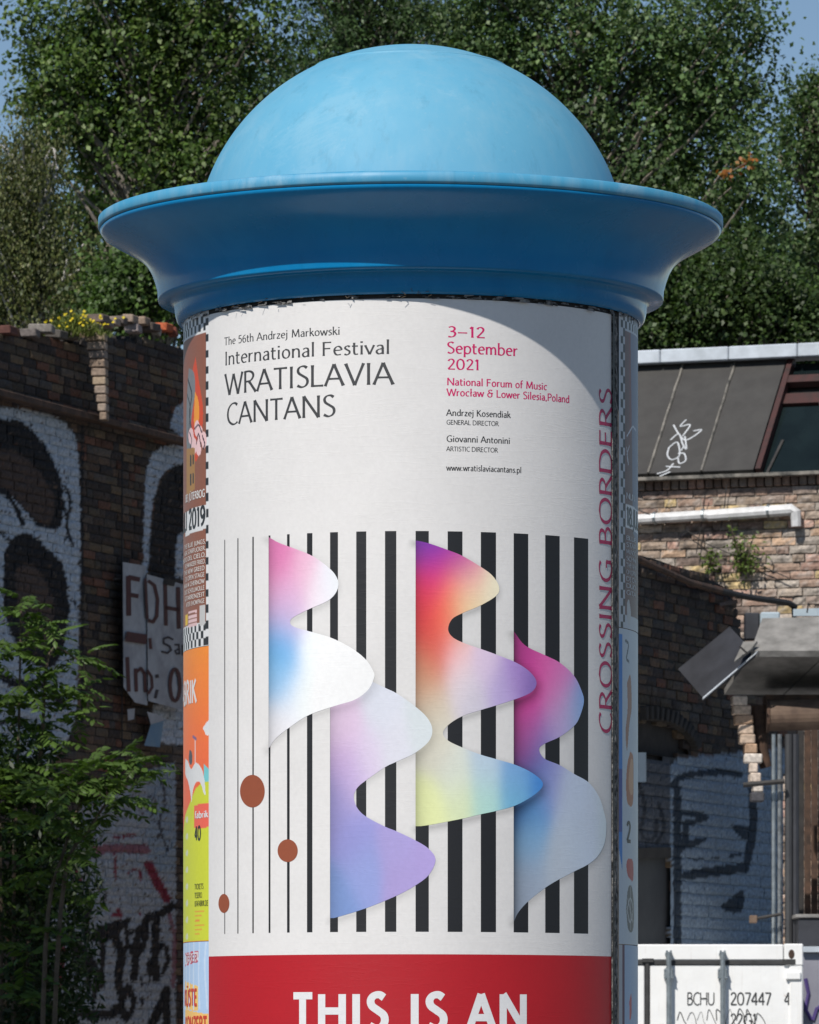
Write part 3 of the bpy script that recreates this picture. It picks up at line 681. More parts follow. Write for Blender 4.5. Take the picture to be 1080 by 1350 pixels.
for i, (p_, s_) in enumerate((('THE ', 'BLUE JUNGS,'), ('ASA ', 'STARFUCKER,'), ('MUNDO ', 'DEL CIELO,'), ('SCH', 'WARZER FRIED,'), ('THE ', 'NEW GREED'), ('DJ ', 'OPEN STAGE'), ('MAX ', 'M CHERNOW'), ('DUO ', 'SCHOLLMOLLE'), ('GIT', 'ARRENZEIT'), ('AF', 'TER SHOWPAGE'))):
    ltext(s_, 248, 271.5-(i > 3)*1.5, 722.5+i*8.6, 5.6, (.66, .60, .56), .17, brp, p_)
# orange and lime poster
org = tuple(lin((240, 122, 48))); lime = tuple(lin((205, 212, 50)))
vo0 = uv_px(262, 853, thl, -1)[1]; vo1 = uv_px(262, 1241, thl, -1)[1]
Lo = []
for k in range(16):
    f = k/15; y0_ = 853+f*170; Lo.append(('poly', [(-5, uv_px(262, y0_, thl, -1)[1]), (320, uv_px(262, y0_, thl, -1)[1]), (320, vo1), (-5, vo1)], tuple(lin((242-4*f, 140-38*f, 44+18*f)))))
Lo += [('poly', [(-5, uv_px(262, 1018, thl, -1)[1]), (14, uv_px(262, 1008, thl, -1)[1]), (14, uv_px(262, 1040, thl, -1)[1]), (-5, uv_px(262, 1050, thl, -1)[1])], tuple(lin((120, 200, 205)))),
       ('poly', ul((275, 1030), (266, 1032), (258, 1040), (250, 1060), (246, 1070), (244.3, 1075))+[(320, vo1), (-5, vo1), (-5, ul((275, 1030))[0][1])], lime),
       ('blob', ul((275.4, 950), (271.5, 953), (270, 956), (267.5, 960), (270, 965), (271, 968), (275.4, 968)), W_),
       ('blob', ul((244.5, 1000), (248, 1004), (252, 1014), (258, 1006), (264, 1010), (269, 1024), (271, 1047), (268.5, 1045), (266, 1036), (262, 1030), (257, 1034), (254, 1045), (252.5, 1058), (251, 1045), (248, 1030), (244.5, 1020)), W_),
       ('line', ul((257.5, 975), (257.5, 1008)), 3.2, W_), ('line', ul((254.5, 971), (258.5, 974)), 4, (.2, .12, .25)),
       ('blob', ul((250, 988), (253, 992), (253.5, 1005), (251, 1008), (249, 1000)), tuple(lin((70, 75, 85)))),
       ('poly', ul((256, 1062), (275.6, 1058), (275.6, 1090), (263, 1093), (256, 1091)), tuple(lin((236, 100, 80))))]
for y in range(1080, 1235, 22): Lo.append(('blob', ul((245.0, y), (247, y-4), (248.2, y), (247, y+5), (245.0, y+3)), (.62, .66, .45)))
for k in range(6): Lo.append(('line', ul((257, 1202+k*6), (269-(k % 3)*3, 1201.5+k*6)), 1.6, tuple(lin((225, 140, 60)))))
orp = side_sheet('poster', thl, -1, thl-1.15, 853.6, 1241, org, Lo, 'orange and lime green poster with a white cat shape, on the left flank of the column')
ltext('RIK', 246.2, 259.5, 929, 30, (.75, .7, .68), .2, orp, 'FAB')
ltext('fabrik', 257.5, 274.5, 1079, 8.5, W_, .2, orp)
ltext('40', 257, 265, 1108, 18, K_, .2, orp)
ltext('TICKETS', 257, 268.5, 1172.5, 6.8, (.06, .06, .02), .15, orp); ltext('TESERO', 257, 266.5, 1184, 6.8, (.06, .06, .02), .15, orp)
ltext('UFAFABRIK.DE', 257, 274.6, 1195, 7, (.06, .06, .02), .15, orp)
# pale blue poster
lb0 = tuple(lin((178, 205, 235)))
Lp = [('poly', ul((244.4, 1257), (262, 1253), (262, 1268), (244.4, 1274)), tuple(lin((200, 50, 80)))), ('poly', ul((244.4, 1259), (261.2, 1255), (261.2, 1266.5), (244.4, 1272)), (.72, .68, .70)),
      ('poly', ul((244.4, 1293), (261, 1300), (261, 1333), (244.4, 1330)), tuple(lin((245, 200, 110)))), ('poly', ul((244.4, 1330), (275, 1337), (275, 1380), (244.4, 1380)), tuple(lin((245, 195, 110))))]
for k in range(6): Lp.append(('curve', [(6+k*22, 1240), (12+k*20, 1275+k*9), (4+k*24, 1330)], 5, tuple(lin((200, 218, 240)))))
bp_ = side_sheet('poster', thl, -1, thl-1.15, 1241.6, 1440, lb0, Lp, 'pale blue poster with red lettering, lowest on the left flank of the column')
ltext('TERER', 245.6, 260.5, 1269, 10, tuple(lin((190, 40, 80))), .12, bp_)
ltext('ÜSTE', 246, 260, 1326, 21, tuple(lin((205, 60, 35))), .22, bp_, 'K')
ltext('ONZERT', 247, 273, 1362, 21, tuple(lin((205, 60, 35))), .22, bp_, 'K')

# ---- posters on the right flank
er, _ = cyl_px(816.0, 800, RL); er = float(er)
def ur(*pts): return [tuple(uv_px(x, y, er, 1)) for x, y in pts]
def rv(y): return uv_px(828, y, er, 1)[1]
dkb = tuple(lin((105, 70, 66)))
Lr = [('poly', [(22, rv(437)), (320, rv(437)), (320, rv(812)), (22, rv(812))], dkb), ('poly', [(38, rv(437)), (60, rv(437)), (52, rv(560)), (40, rv(600))], tuple(lin((120, 60, 58)))),
      ('poly', [(46, rv(437)), (320, rv(437)), (320, rv(812)), (60, rv(700))], tuple(lin((110, 112, 135))))]
Lr += checks(6, 22, rv(414), rv(830), 8, 10.3)+checks(22, 320, rv(414), rv(434), 8, 10)
Lr += [('poly', [(24, rv(665)), (200, rv(668)), (200, rv(700)), (24, rv(696))], W_), ('blob', [(30, rv(795)), (38, rv(790)), (48, rv(808)), (40, rv(825)), (31, rv(815))], (.5, .5, .5)),
       ('curve', [(30, rv(575)), (42, rv(568)), (58, rv(560)), (80, rv(562))], 2.5, (.6, .6, .65)), ('curve', [(28, rv(590)), (36, rv(612)), (30, rv(600)), (40, rv(588))], 2, (.55, .55, .6))]
rp = side_sheet('poster', er, 1, er+.95, 414, 829, (.5, .52, .56), Lr, 'dark brown poster with a chequered border, on the right flank of the column')
def rtext(t, u0, u1, v, cap, col, weight, parent):
    T0 = er+u0/PXM/RC; wd = (u1-u0)/PXM/RC/text_width(t); Z0 = (1400-v)/PXM
    V, F = strips_mesh(text_strips(t, weight, .15, 0, 0, 4), lambda x, y, k: cyl_pt(np.array(T0+x*wd), Z0+y*cap/PXM, RL+.0006+.00012*k))
    return mesh('lettering', V, F, M['print'], parent, cols=np.tile(np.array(col), (len(V), 1)))
rtext('18.JULI', 28, 110, rv(693), 24, K_, .17, rp)
rtext('NUN', 26, 70, rv(658), 8, (.6, .6, .62), .15, rp)
for i in range(9): rtext(('BLUE', 'STAR', 'MUNDO', 'SCHW', 'THE NEW', 'ON OPEN', 'DJ CH', 'DUO', 'GITA')[i], 26, 78, rv(712+i*9), 5.6, (.5, .48, .5), .16, rp)
Lc = [('poly', [(0, rv(838)), (12, rv(838)), (12, rv(1150)), (0, rv(1120))], tuple(lin((20, 120, 200)))), ('poly', [(0, rv(1015)), (12, rv(1015)), (10, rv(1098)), (0, rv(1098))], tuple(lin((20, 60, 150)))),
      ('blob', [(30, rv(900)), (46, rv(890)), (52, rv(930)), (40, rv(955)), (30, rv(990)), (24, rv(965)), (32, rv(935))], tuple(lin((160, 110, 90)))),
      ('blob', [(44, rv(990)), (30, rv(1010)), (26, rv(1040)), (34, rv(1060)), (60, rv(1056)), (62, rv(1000))], tuple(lin((175, 100, 60)))), ('blob', [(48, rv(1000)), (38, rv(1020)), (40, rv(1042)), (58, rv(1045)), (60, rv(1004))], tuple(lin((205, 150, 110)))),
      ('curve', [(24, rv(845)), (36, rv(850)), (28, rv(868)), (38, rv(872))], 4, (.08, .1, .13)),
      ('blob', [(26, rv(1140)), (36, rv(1132)), (60, rv(1135)), (60, rv(1160)), (34, rv(1155))], tuple(lin((180, 50, 60)))),
      ('blob', [(26, rv(1200)), (34, rv(1172)), (52, rv(1168)), (66, rv(1195)), (60, rv(1225)), (36, rv(1226))], (.10, .11, .12)), ('curve', [(30, rv(1200)), (44, rv(1184)), (60, rv(1198)), (44, rv(1216)), (30, rv(1200))], 2.2, (.55, .56, .58)),
      ('line', [(33, rv(1185)), (58, rv(1215))], 2, (.5, .5, .52)), ('line', [(46, rv(1170)), (46, rv(1225))], 2, (.5, .5, .52))]
cp = side_sheet('poster', er, 1, er+.95, 830, 1245, tuple(lin((190, 200, 210))), Lc, 'pale poster with a blue edge stripe and orange shapes, on the right flank of the column')
rtext('2', 28, 46, rv(1110), 26, K_, .2, cp)
Ld = [('poly', [(12, rv(1246)), (20, rv(1246)), (20, rv(1450)), (12, rv(1450))], tuple(lin((80, 20, 70)))), ('poly', [(0, rv(1246)), (12, rv(1246)), (12, rv(1450)), (0, rv(1450))], (.45, .46, .5)),
      ('blob', [(40, rv(1320)), (50, rv(1310)), (52, rv(1335)), (42, rv(1345))], tuple(lin((200, 90, 100))))]
side_sheet('poster', er, 1, er+.95, 1246, 1440, tuple(lin((160, 185, 215))), Ld, 'light blue poster with a purple stripe, lowest on the right flank of the column')

# ------------------------------------------------------------------ brick walls
def plane_map(P0, d):
    """P0 (x, y) on the plane, d horizontal unit direction; returns pixel -> (u, z) and (u, z, off) -> xyz; normal towards the camera"""
    P0 = np.array(P0, float); d = np.array(d, float); d /= np.linalg.norm(d); n = np.array([d[1], -d[0]])
    if n.dot(-P0) < 0: n = -n
    def px2(px, py):
        px = np.asarray(px, float); py = np.asarray(py, float); rx = (px-540)/FPX; Y = (n @ P0)/(n[0]*rx+n[1]); X = rx*Y
        return (X-P0[0])*d[0]+(Y-P0[1])*d[1], EYE+(1400-py)/FPX*Y
    def xyz(u, z, off=0):
        u = np.asarray(u, float); z = np.asarray(z, float)
        return np.stack([P0[0]+u*d[0]+n[0]*off, P0[1]+u*d[1]+n[1]*off, z+0*u], -1)
    return px2, xyz, n
def to_px(V): return 540+V[..., 0]/V[..., 1]*FPX, 1400-(V[..., 2]-EYE)/V[..., 1]*FPX
def brick_geo(xyz, u0, u1, z0, z1, off, nu, nv, rs, rough=.004, depth=.05, wob=.004):
    us = np.linspace(u0, u1, nu+1); zs = np.linspace(z0, z1, nv+1); U, Zz = np.meshgrid(us, zs)
    O = np.full(U.shape, off)+rs.uniform(-rough, rough, U.shape)
    ed = np.zeros(U.shape, bool); ed[0] = ed[-1] = True; ed[:, 0] = ed[:, -1] = True
    O[ed] -= .007; U = U+rs.uniform(-.004, .004, U.shape); Zz = Zz+rs.uniform(-.003, .003, U.shape)
    V = xyz(U, Zz, O[..., None].squeeze(-1)) if False else np.stack([xyz(U, Zz)[..., 0]+NN[0]*O, xyz(U, Zz)[..., 1]+NN[1]*O, Zz], -1)
    V = V.reshape(-1, 3); F = list(map(tuple, grid_faces(nu+1, nv+1)))
    w_ = nu+1; loop = [i for i in range(w_)]+[j*w_+nu for j in range(1, nv+1)]+[nv*w_+i for i in range(nu-1, -1, -1)]+[j*w_ for j in range(nv-1, 0, -1)]
    b = len(V); back = V[loop]-np.array([NN[0], NN[1], 0])*depth; V = np.vstack([V, back]); m = len(loop)
    F += [(loop[k], b+k, b+(k+1) % m, loop[(k+1) % m]) for k in range(m)]
    return V, F
NN = np.array([0, -1.0])
def brick_wall(root, P0, d, u_rng, z_rng, L, H, joint, pal, paintf, topf=None, botf=None, skip=None, limit=300, seen=None, nu=4, nv=2, seed=1, mortar=(.1, .09, .08), core_back=.014, proud=.008, soldier=False):
    """every brick its own object up to the limit, the rest joined"""
    global NN
    px2, xyz, n = plane_map(P0, d); NN = n; rs = np.random.RandomState(seed)
    items = []; z = z_rng[0]; row = 0
    while z < z_rng[1]:
        u = u_rng[0]-(L*.5 if row % 2 else 0)+rs.uniform(-.02, .02)
        while u < u_rng[1]:
            l_ = L*rs.uniform(.9, 1.08) if rs.rand() > .3 else L*.5
            ua, ub = max(u, u_rng[0]), min(u+l_, u_rng[1])
            uc = (ua+ub)/2; zc = z+H/2
            ok = ub-ua > .04 and (topf is None or z+H < topf(uc)) and (botf is None or z > botf(uc)) and not (skip and skip(uc, zc))
            if ok:
                V, F = brick_geo(xyz, ua+joint/2, ub-joint/2, z+joint/2, z+H-joint/2, rs.uniform(-proud, proud), nu, nv, rs)
                base = np.array(pal[rs.randint(len(pal))])*rs.uniform(.75, 1.25)
                x, y = to_px(V); c = paintf(x, y, np.tile(base, (len(V), 1)), rs)
                cx, cy = to_px(xyz(uc, zc)); items.append((float(cx), float(cy), V, F, c))
            u += l_
        z += H; row += 1
    vis = [i for i, it in enumerate(items) if seen is None or seen(it[0], it[1])]
    vis.sort(key=lambda i: items[i][1]); vis = set(vis[:limit])
    RV = []; RF = []; RCc = []; nb = 0
    for i, (cx, cy, V, F, c) in enumerate(items):
        if i in vis: mesh('brick', V, F, M['brick'], root, cols=c)
        else:
            RV.append(V); RF += [tuple(k+nb for k in f) for f in F]; RCc.append(c); nb += len(V)
    if RV: mesh('brickwork', np.vstack(RV), RF, M['brick'], root, cols=np.vstack(RCc), kind='stuff')
    # the mortar bed behind the bricks
    us = np.arange(u_rng[0], u_rng[1]+.03, .03); nvv = int((z_rng[1]-z_rng[0])/.04)+2
    cols = []; Vs = []
    for u in us:
        zt_ = z_rng[1] if topf is None else min(z_rng[1], topf(u)-.05); zb_ = z_rng[0] if botf is None else max(z_rng[0], botf(u))
        zz = np.linspace(zb_, zt_, nvv); Vs.append(np.stack([xyz(u+0*zz, zz)[:, 0]-n[0]*core_back, xyz(u+0*zz, zz)[:, 1]-n[1]*core_back, zz], -1))
    A = np.array(Vs); nuu = len(us)
    B = A.copy(); B[..., 0] -= n[0]*.35; B[..., 1] -= n[1]*.35
    V = np.vstack([A.transpose(1, 0, 2).reshape(-1, 3), B.transpose(1, 0, 2).reshape(-1, 3)]); F = grid_faces(nuu, nvv); off = nuu*nvv
    F = [tuple(f) for f in F]
    if skip:
        cen = [V[list(f)].mean(0) for f in F]
        F = [f for f, c_ in zip(F, cen) if not skip((c_[0]+n[0]*core_back-P0[0])*px2_d(d)[0]+(c_[1]+n[1]*core_back-P0[1])*px2_d(d)[1], c_[2])]
    FB = [tuple(int(i)+off for i in f[::-1]) for f in grid_faces(nuu, nvv)] if not skip else []
    loop = [i for i in range(nuu)]+[j*nuu+nuu-1 for j in range(1, nvv)]+[(nvv-1)*nuu+i for i in range(nuu-2, -1, -1)]+[j*nuu for j in range(nvv-2, 0, -1)]
    FS = [(loop[k], off+loop[k], off+loop[(k+1) % len(loop)], loop[(k+1) % len(loop)]) for k in range(len(loop))]
    x, y = to_px(V); c = paintf(x, y, np.tile(np.array(mortar), (len(V), 1)), rs)
    mesh('mortar', V, F+FB+FS, M['brick'], root, cols=c)
    return px2, xyz, n
def px2_d(d):
    d = np.array(d, float); return d/np.linalg.norm(d)
WP = (.46, .51, .57); BP = (.012, .012, .014); RP = (.22, .02, .04)
left_paint = [
 ('blob', [(-60, 535), (0, 537), (60, 545), (92, 565), (103, 600), (106, 700), (104, 830), (98, 950), (60, 1010), (0, 1020), (-60, 1010)], WP),
 ('blob', [(-60, 552), (0, 552), (28, 556), (55, 582), (76, 620), (84, 665), (78, 696), (52, 694), (32, 672), (14, 655), (-10, 648), (-60, 650)], BP),
 ('blob', [(-60, 600), (0, 592), (30, 600), (60, 632), (72, 662), (66, 690), (52, 688), (30, 668), (0, 640), (-40, 640)], (.075, .05, .04)),
 ('blob', [(6, 730), (18, 708), (40, 704), (62, 722), (84, 745), (90, 790), (92, 806), (84, 850), (70, 880), (40, 870), (12, 830), (4, 780)], BP),
 ('blob', [(20, 752), (40, 742), (62, 770), (72, 806), (62, 850), (40, 850), (26, 810)], (.08, .055, .045)),
 ('curve', [(86, 640), (93, 665), (88, 690), (96, 720)], 4, BP), ('curve', [(82, 655), (90, 700), (86, 712)], 3, BP), ('curve', [(88, 782), (96, 792), (104, 800)], 2.5, BP),
 ('curve', [(-30, 640), (2, 648), (20, 668), (30, 690)], 6, BP), ('curve', [(0, 700), (20, 720), (40, 740)], 4, BP), ('curve', [(-20, 880), (20, 900), (60, 905), (84, 930)], 11, BP), ('curve', [(-20, 960), (20, 950), (50, 970)], 6, BP),
 ('line', [(108.5, 560), (109, 960)], 4, BP),
 ('poly', [(224, 562), (232, 536), (246, 528), (260, 520), (260, 590), (240, 578)], WP),
 ('blob', [(260, 585), (232, 586), (206, 594), (193, 622), (190, 690), (189, 748), (195, 750), (199, 690), (206, 645), (222, 618), (260, 604)], WP),
 ('blob', [(260, 606), (228, 616), (208, 645), (201, 690), (198, 760), (230, 765), (232, 720), (242, 700), (260, 695)], (.02, .018, .018)),
 ('poly', [(234, 705), (260, 695), (260, 765), (230, 762)], WP),
 ('poly', [(60, 1140), (110, 1060), (150, 1045), (232, 1010), (232, 1400), (70, 1400)], (.36, .38, .41)),
 ('poly', [(200, 930), (260, 920), (260, 985), (210, 980)], WP), ('poly', [(194, 1015), (230, 1005), (232, 1150), (196, 1150)], (.3, .35, .4)),
 ('curve', [(118, 1122), (150, 1118), (192, 1120)], 12, RP, .75), ('curve', [(150, 1105), (178, 1100)], 4, RP), ('curve', [(196, 1140), (206, 1160), (220, 1184)], 12, RP), ('line', [(152, 1125), (153, 1160)], 3, RP), ('curve', [(96, 1145), (104, 1156), (100, 1170)], 8, RP),
 ('line', [(82, 1250), (80, 1300)], 8, RP), ('curve', [(222, 1200), (230, 1240), (228, 1300)], 6, RP, .7), ('curve', [(155, 1200), (160, 1208), (150, 1206)], 5, RP), ('line', [(186, 1196), (184, 1206)], 3, RP),
 ('blob', [(84, 1235), (100, 1232), (118, 1258), (122, 1290), (116, 1318), (112, 1288), (98, 1262)], BP), ('curve', [(72, 1345), (78, 1318), (96, 1316), (112, 1334), (146, 1338), (152, 1330)], 12, BP),
 ('blob', [(120, 1232), (132, 1220), (168, 1211), (172, 1214), (160, 1228), (146, 1240), (124, 1242)], BP), ('curve', [(118, 1190), (112, 1220), (116, 1236)], 11, BP),
 ('line', [(196, 1208), (180, 1240), (177, 1290)], 10, BP), ('line', [(194, 1212), (192, 1240), (178, 1262)], 7, BP), ('curve', [(196, 1210), (212, 1204), (228, 1194)], 11, BP), ('line', [(206, 1212), (204, 1255), (206, 1290)], 11, BP),
 ('curve', [(152, 1232), (160, 1260), (156, 1290), (160, 1310)], 12, BP), ('curve', [(162, 1258), (170, 1246), (174, 1256)], 7, BP),
 ('blob', [(154, 1320), (168, 1296), (180, 1314), (172, 1345), (160, 1345)], BP), ('blob', [(164, 1322), (169, 1314), (173, 1322), (168, 1334)], (.36, .38, .41)), ('poly', [(184, 1318), (187, 1310), (191, 1320), (187, 1330)], BP),
 ('curve', [(220, 1306), (212, 1325), (200, 1352)], 12, BP), ('line', [(219, 1306), (220, 1352)], 11, BP), ('curve', [(186, 1290), (196, 1284), (196, 1296), (188, 1298), (186, 1290)], 2, BP),
 ('curve', [(120, 1260), (128, 1290), (122, 1320)], 8, BP), ('line', [(136, 1246), (134, 1300)], 7, BP), ('curve', [(170, 1230), (186, 1226), (190, 1246), (180, 1262)], 6, BP), ('curve', [(92, 1355), (104, 1336), (126, 1346)], 9, BP), ('line', [(166, 1216), (168, 1250)], 6, BP), ('curve', [(206, 1260), (214, 1246), (222, 1262), (214, 1284)], 6, BP),
 ('curve', [(100, 1200), (108, 1190), (106, 1170)], 6, BP), ('poly', [(196, 1262), (204, 1276), (198, 1292), (192, 1276)], BP), ('curve', [(130, 1170), (140, 1176), (136, 1190)], 3, BP), ('curve', [(170, 1150), (182, 1146), (186, 1160)], 3, RP),
 ('curve', [(196, 1050), (206, 1062), (200, 1078), (214, 1092), (204, 1110)], 2.5, (.06, .06, .07)), ('curve', [(214, 1030), (218, 1060), (210, 1088), (222, 1120)], 2.5, (.06, .06, .07)),
]
def paint_left(x, y, c, rs):
    jx = x+rs.uniform(-.7, .7, x.shape); jy = y+rs.uniform(-.9, .9, x.shape)
    q = paint(jx, jy, c, left_paint)
    ch = np.abs(q-c).sum(1) > 1e-6
    q[ch] *= rs.uniform(.85, 1.08, ch.sum())[:, None]
    wear = rs.rand(len(x)) < .03; q[wear & ch] = c[wear & ch]
    return q
SOOT = [(.065, .046, .035), (.085, .058, .043), (.045, .034, .03), (.11, .07, .046), (.07, .06, .053), (.13, .09, .055), (.04, .031, .027), (.105, .082, .065), (.13, .06, .038), (.085, .065, .045)]
dL = (1.345, 3.3); PL = (P(0, 0, 45)[0], 45.0)
wallL = thing('ruined_brick_wall', 'tall sooty ruined brick wall covered in white and black graffiti, left of the column', 'brick wall', (PL[0]-.3, 45, 0))
pxL, xyzL, nL = plane_map(PL, dL)
def topL(u):
    x, y = to_px(xyzL(u, 7.6)); x = float(x)
    yy = np.interp(x, [-200, 0, 28, 34, 60, 66, 100, 106, 180, 188, 222, 228, 260, 420], [430, 430, 432, 440, 436, 444, 446, 440, 440, 432, 436, 444, 446, 452])+((math.sin(x*1.7)+math.sin(x*.61))*3)
    return float(pxL(x, yy)[1])
brick_wall(wallL, PL, dL, (-2.4, 5.6), (0, 7.9), .235, .074, .010, SOOT, paint_left, topf=topL, seen=lambda x, y: 0 < x < 243 and 420 < y < 1340 and not (x < 110 and y > 800), limit=300, seed=3, mortar=(.022, .019, .017), nu=6, nv=3, proud=.006)
# iron beam across the wall, cable, bracket
def on_plane(P0, d, n, px, py, off):
    q = (P0[0]+n[0]*off, P0[1]+n[1]*off); a, b, _ = plane_map(q, d); u, z = a(px, py); return Vector(b(u, z))
def on_left(px, py, off=0): return on_plane(PL, dL, nL, px, py, off)
mb = MB(); a = on_left(-120, 488, .09); b = on_left(250, 585, .09)
dirb = (b-a).normalized(); mb2 = Matrix.Translation(a) @ dirb.to_track_quat('X', 'Z').to_matrix().to_4x4()
L_ = (b-a).length
mb.box(0, L_, -.05, .05, -.028, .03, mb2, .006); mb.build('iron_beam', M['rust'], wallL)
MB().tube([on_left(161, 600+k*42, .03+.01*math.sin(k*2)) for k in range(10)], .007, 6).build('hanging_cable', M['darkiron'], wallL)
mb = MB(); mb.tube([on_left(150, 763, .08), on_left(165, 764, .08), on_left(166, 755, .08)], .008, 6); mb.build('hook', M['darkiron'], wallL)
# pier return in sunlit brick tones, slanting shadow edge built into its narrowing shape
rs = random.Random(11)
pal_lit = [(.30, .23, .18), (.34, .27, .22), (.27, .20, .15), (.36, .28, .20), (.25, .2, .17)]
def loose_brick(root, c, size, rot, colr, name='brick', tilt=0):
    mb = MB(); sx, sy, sz = size
    Mx = Matrix.Translation(Vector(c)) @ Matrix.Rotation(rot, 4, 'Z') @ Matrix.Rotation(tilt, 4, 'Y')
    mb.box(-sx/2, sx/2, -sy/2, sy/2, -sz/2, sz/2, Mx, min(size)*.12)
    o = mb.build(name, M['brick'], root); n_ = len(o.data.vertices)
    a = o.data.color_attributes.new('Col', 'FLOAT_COLOR', 'POINT'); cc = np.ones((n_, 4), np.float32)
    cc[:, :3] = np.array(colr)*np.random.uniform(.85, 1.1, (n_, 1)); a.data.foreach_set('color', cc.ravel()); return o
yy = 440.0; k = 0
while yy < 556:
    f = (yy-440)/116; xr = 140.5+f*2; xl = 113+f*22
    c = P((xl+xr)/2, yy+5, 46.35)
    loose_brick(wallL, c, ((xr-xl)/7300*46.3, .10+.02*rs.random(), .066), math.radians(rs.uniform(-16, -6)), pal_lit[rs.randrange(5)])
    yy += 11.6; k += 1
for px_, py_, wd_, colr, tl in ((118, 432, .17, pal_lit[0], .03), (136, 427, .16, pal_lit[4], -.04), (150, 424, .08, pal_lit[1], 0), (160, 423, .08, (.12, .1, .09), 0), (172, 421, .10, pal_lit[0], .05), (176, 434, .12, (.32, .27, .26), -.05), (188, 424, .1, pal_lit[2], 0), (216, 432, .12, (.42, .10, .04), .05), (206, 436, .08, (.34, .32, .3), .2), (228, 438, .08, (.2, .06, .04), -.1), (55, 434, .2, (.22, .2, .18), .03), (38, 440, .16, (.15, .13, .12), -.03), (8, 436, .14, (.12, .05, .04), 0), (75, 441, .14, (.1, .09, .08), .1), (126, 421, .2, (.16, .12, .1), 0), (196, 432, .16, (.10, .08, .07), 0), (92, 443, .12, (.14, .12, .1), -.1)):
    Yb = 45+px_/240*3.3; loose_brick(wallL, P(px_, py_, Yb-.02), (wd_, .16, .07), math.radians(-15+rs.uniform(-12, 12)), colr, tilt=tl)
# bright strip of the neighbouring wall end, right of the graffiti
wallE = thing('wall_end', 'sunlit whitewashed brick wall end with dark iron bars, beside the left edge of the column', 'wall end', (P(236, 0, 49)[0], 49, 0))
z = .05; k = 0
while z < EYE+(1400-1090)/FPX*48.5:
    loose_brick(wallE, (P(232, 0, 48.6)[0]+rs.uniform(-.01, .01), 48.6, z+.036), (.13+rs.uniform(-.03, .03), .2, .066), rs.uniform(-.1, .1), ((.42, .41, .40), (.34, .3, .27), (.25, .2, .16), (.5, .49, .48))[k % 4]); z += .074; k += 1
for py_ in (1101, 1199, 1296): MB().tube([P(224, py_, 48.3), P(250, py_-2, 48.3)], .016, 6).build('iron_bar', M['darkiron'], wallE)

# ---- the broken name board on the left wall
board = thing('sign_board', 'broken white sign board with maroon capital letters hanging on the dark brick wall', 'sign', tuple(on_left(200, 850, .1)))
def flat_poly(name, pts, off, th, mat, parent, onf):
    fr = [onf(x, y, off) for x, y in pts]; bk = [onf(x, y, off-th) for x, y in pts]; n_ = len(pts)
    F = [tuple(range(n_)), tuple(range(n_, 2*n_))[::-1]]+[(i, n_+i, n_+(i+1) % n_, (i+1) % n_) for i in range(n_)]
    return MB().add(fr+bk, F).build(name, mat, parent)
flat_poly('panel', [(162, 741), (192.5, 746), (194.5, 930), (178, 926), (163, 906)], .12, .02, M['board'], board, on_left)
flat_poly('panel', [(193.5, 757), (248, 772), (248, 938), (195.5, 924)], .135, .02, M['board'], board, on_left)
def board_stroke(pts, wpx, mat, off=.139, name='letter'):
    mb = MB()
    for i, ((ax, ay), (bx, by)) in enumerate(zip(pts[:-1], pts[1:])):
        d = np.array([bx-ax, by-ay]); d = d/np.linalg.norm(d); nn = np.array([-d[1], d[0]])*wpx/2
        o_ = off+.0005*i
        mb.add([on_left(ax+nn[0]-d[0]*.8, ay+nn[1]-d[1]*.8, o_), on_left(bx+nn[0]+d[0]*.8, by+nn[1]+d[1]*.8, o_), on_left(bx-nn[0]+d[0]*.8, by-nn[1]+d[1]*.8, o_), on_left(ax-nn[0]-d[0]*.8, ay-nn[1]-d[1]*.8, o_)], [(0, 1, 2, 3)])
    return mb.build(name, mat, board)
board_stroke([(170, 811), (169.5, 760)], 6.5, M['signred'], .124); board_stroke([(170, 761), (184, 764)], 6, M['signred'], .125); board_stroke([(171, 784), (182, 786)], 5.5, M['signred'], .126)
board_stroke([(194.5, 815), (192, 763)], 3.5, M['signred']); board_stroke([(196, 766), (204, 772), (208, 790), (207, 812), (202, 820), (196, 818)], 4.5, M['signred'])
board_stroke([(219, 824), (218, 771)], 5, M['signred']); board_stroke([(236, 828), (235, 775)], 5.5, M['signred']); board_stroke([(219, 801), (236, 804)], 5, M['signred'])
board_stroke([(217, 766), (230, 769)], 8, M['shadowy'], .145)
board_stroke([(167, 839), (193, 843)], 13, M['signred'], .1385); board_stroke([(198, 842), (199, 855)], 4, M['signred'])
board_stroke([(228, 843), (222, 840), (216, 842), (216, 848), (224, 852), (226, 857), (221, 861), (214, 859)], 2.6, M['signdark']); board_stroke([(231, 850), (236, 850), (237, 862)], 2.4, M['signdark']); board_stroke([(237, 855), (231, 858), (233, 862), (237, 861)], 2.2, M['signdark']); board_stroke([(241, 863), (241, 851), (246, 851)], 2.4, M['signdark'])
board_stroke([(170, 911), (168, 867)], 5, M['signred'], .124); board_stroke([(180, 911), (179, 882)], 4.5, M['signred'], .125); board_stroke([(180, 886), (186, 881), (191, 888), (192, 912)], 4.2, M['signred'], .126)
board_stroke([(194.5, 884), (200, 892), (201, 906), (196, 914)], 3.6, M['signred']); board_stroke([(207, 890), (207.5, 893)], 5, M['signdark']); board_stroke([(207.5, 910), (205, 920)], 4, M['signdark'])
a = np.linspace(0, 2*math.pi, 17); board_stroke([(231+6.5*math.cos(q), 903+21*math.sin(q)) for q in a], 4.6, M['signred'])
sh = thing('folded_sheet', 'faded blue sheet folded against the wall under the broken sign', 'sheet', tuple(on_left(205, 980, .1)))
flat_poly('sheet_panel', [(199, 955), (216, 950), (211, 985), (190, 983)], .1, .01, M['blue'], sh, on_left); flat_poly('sheet_panel', [(194, 938), (214, 944), (216, 950), (199, 955)], .11, .01, M['board'], sh, on_left)
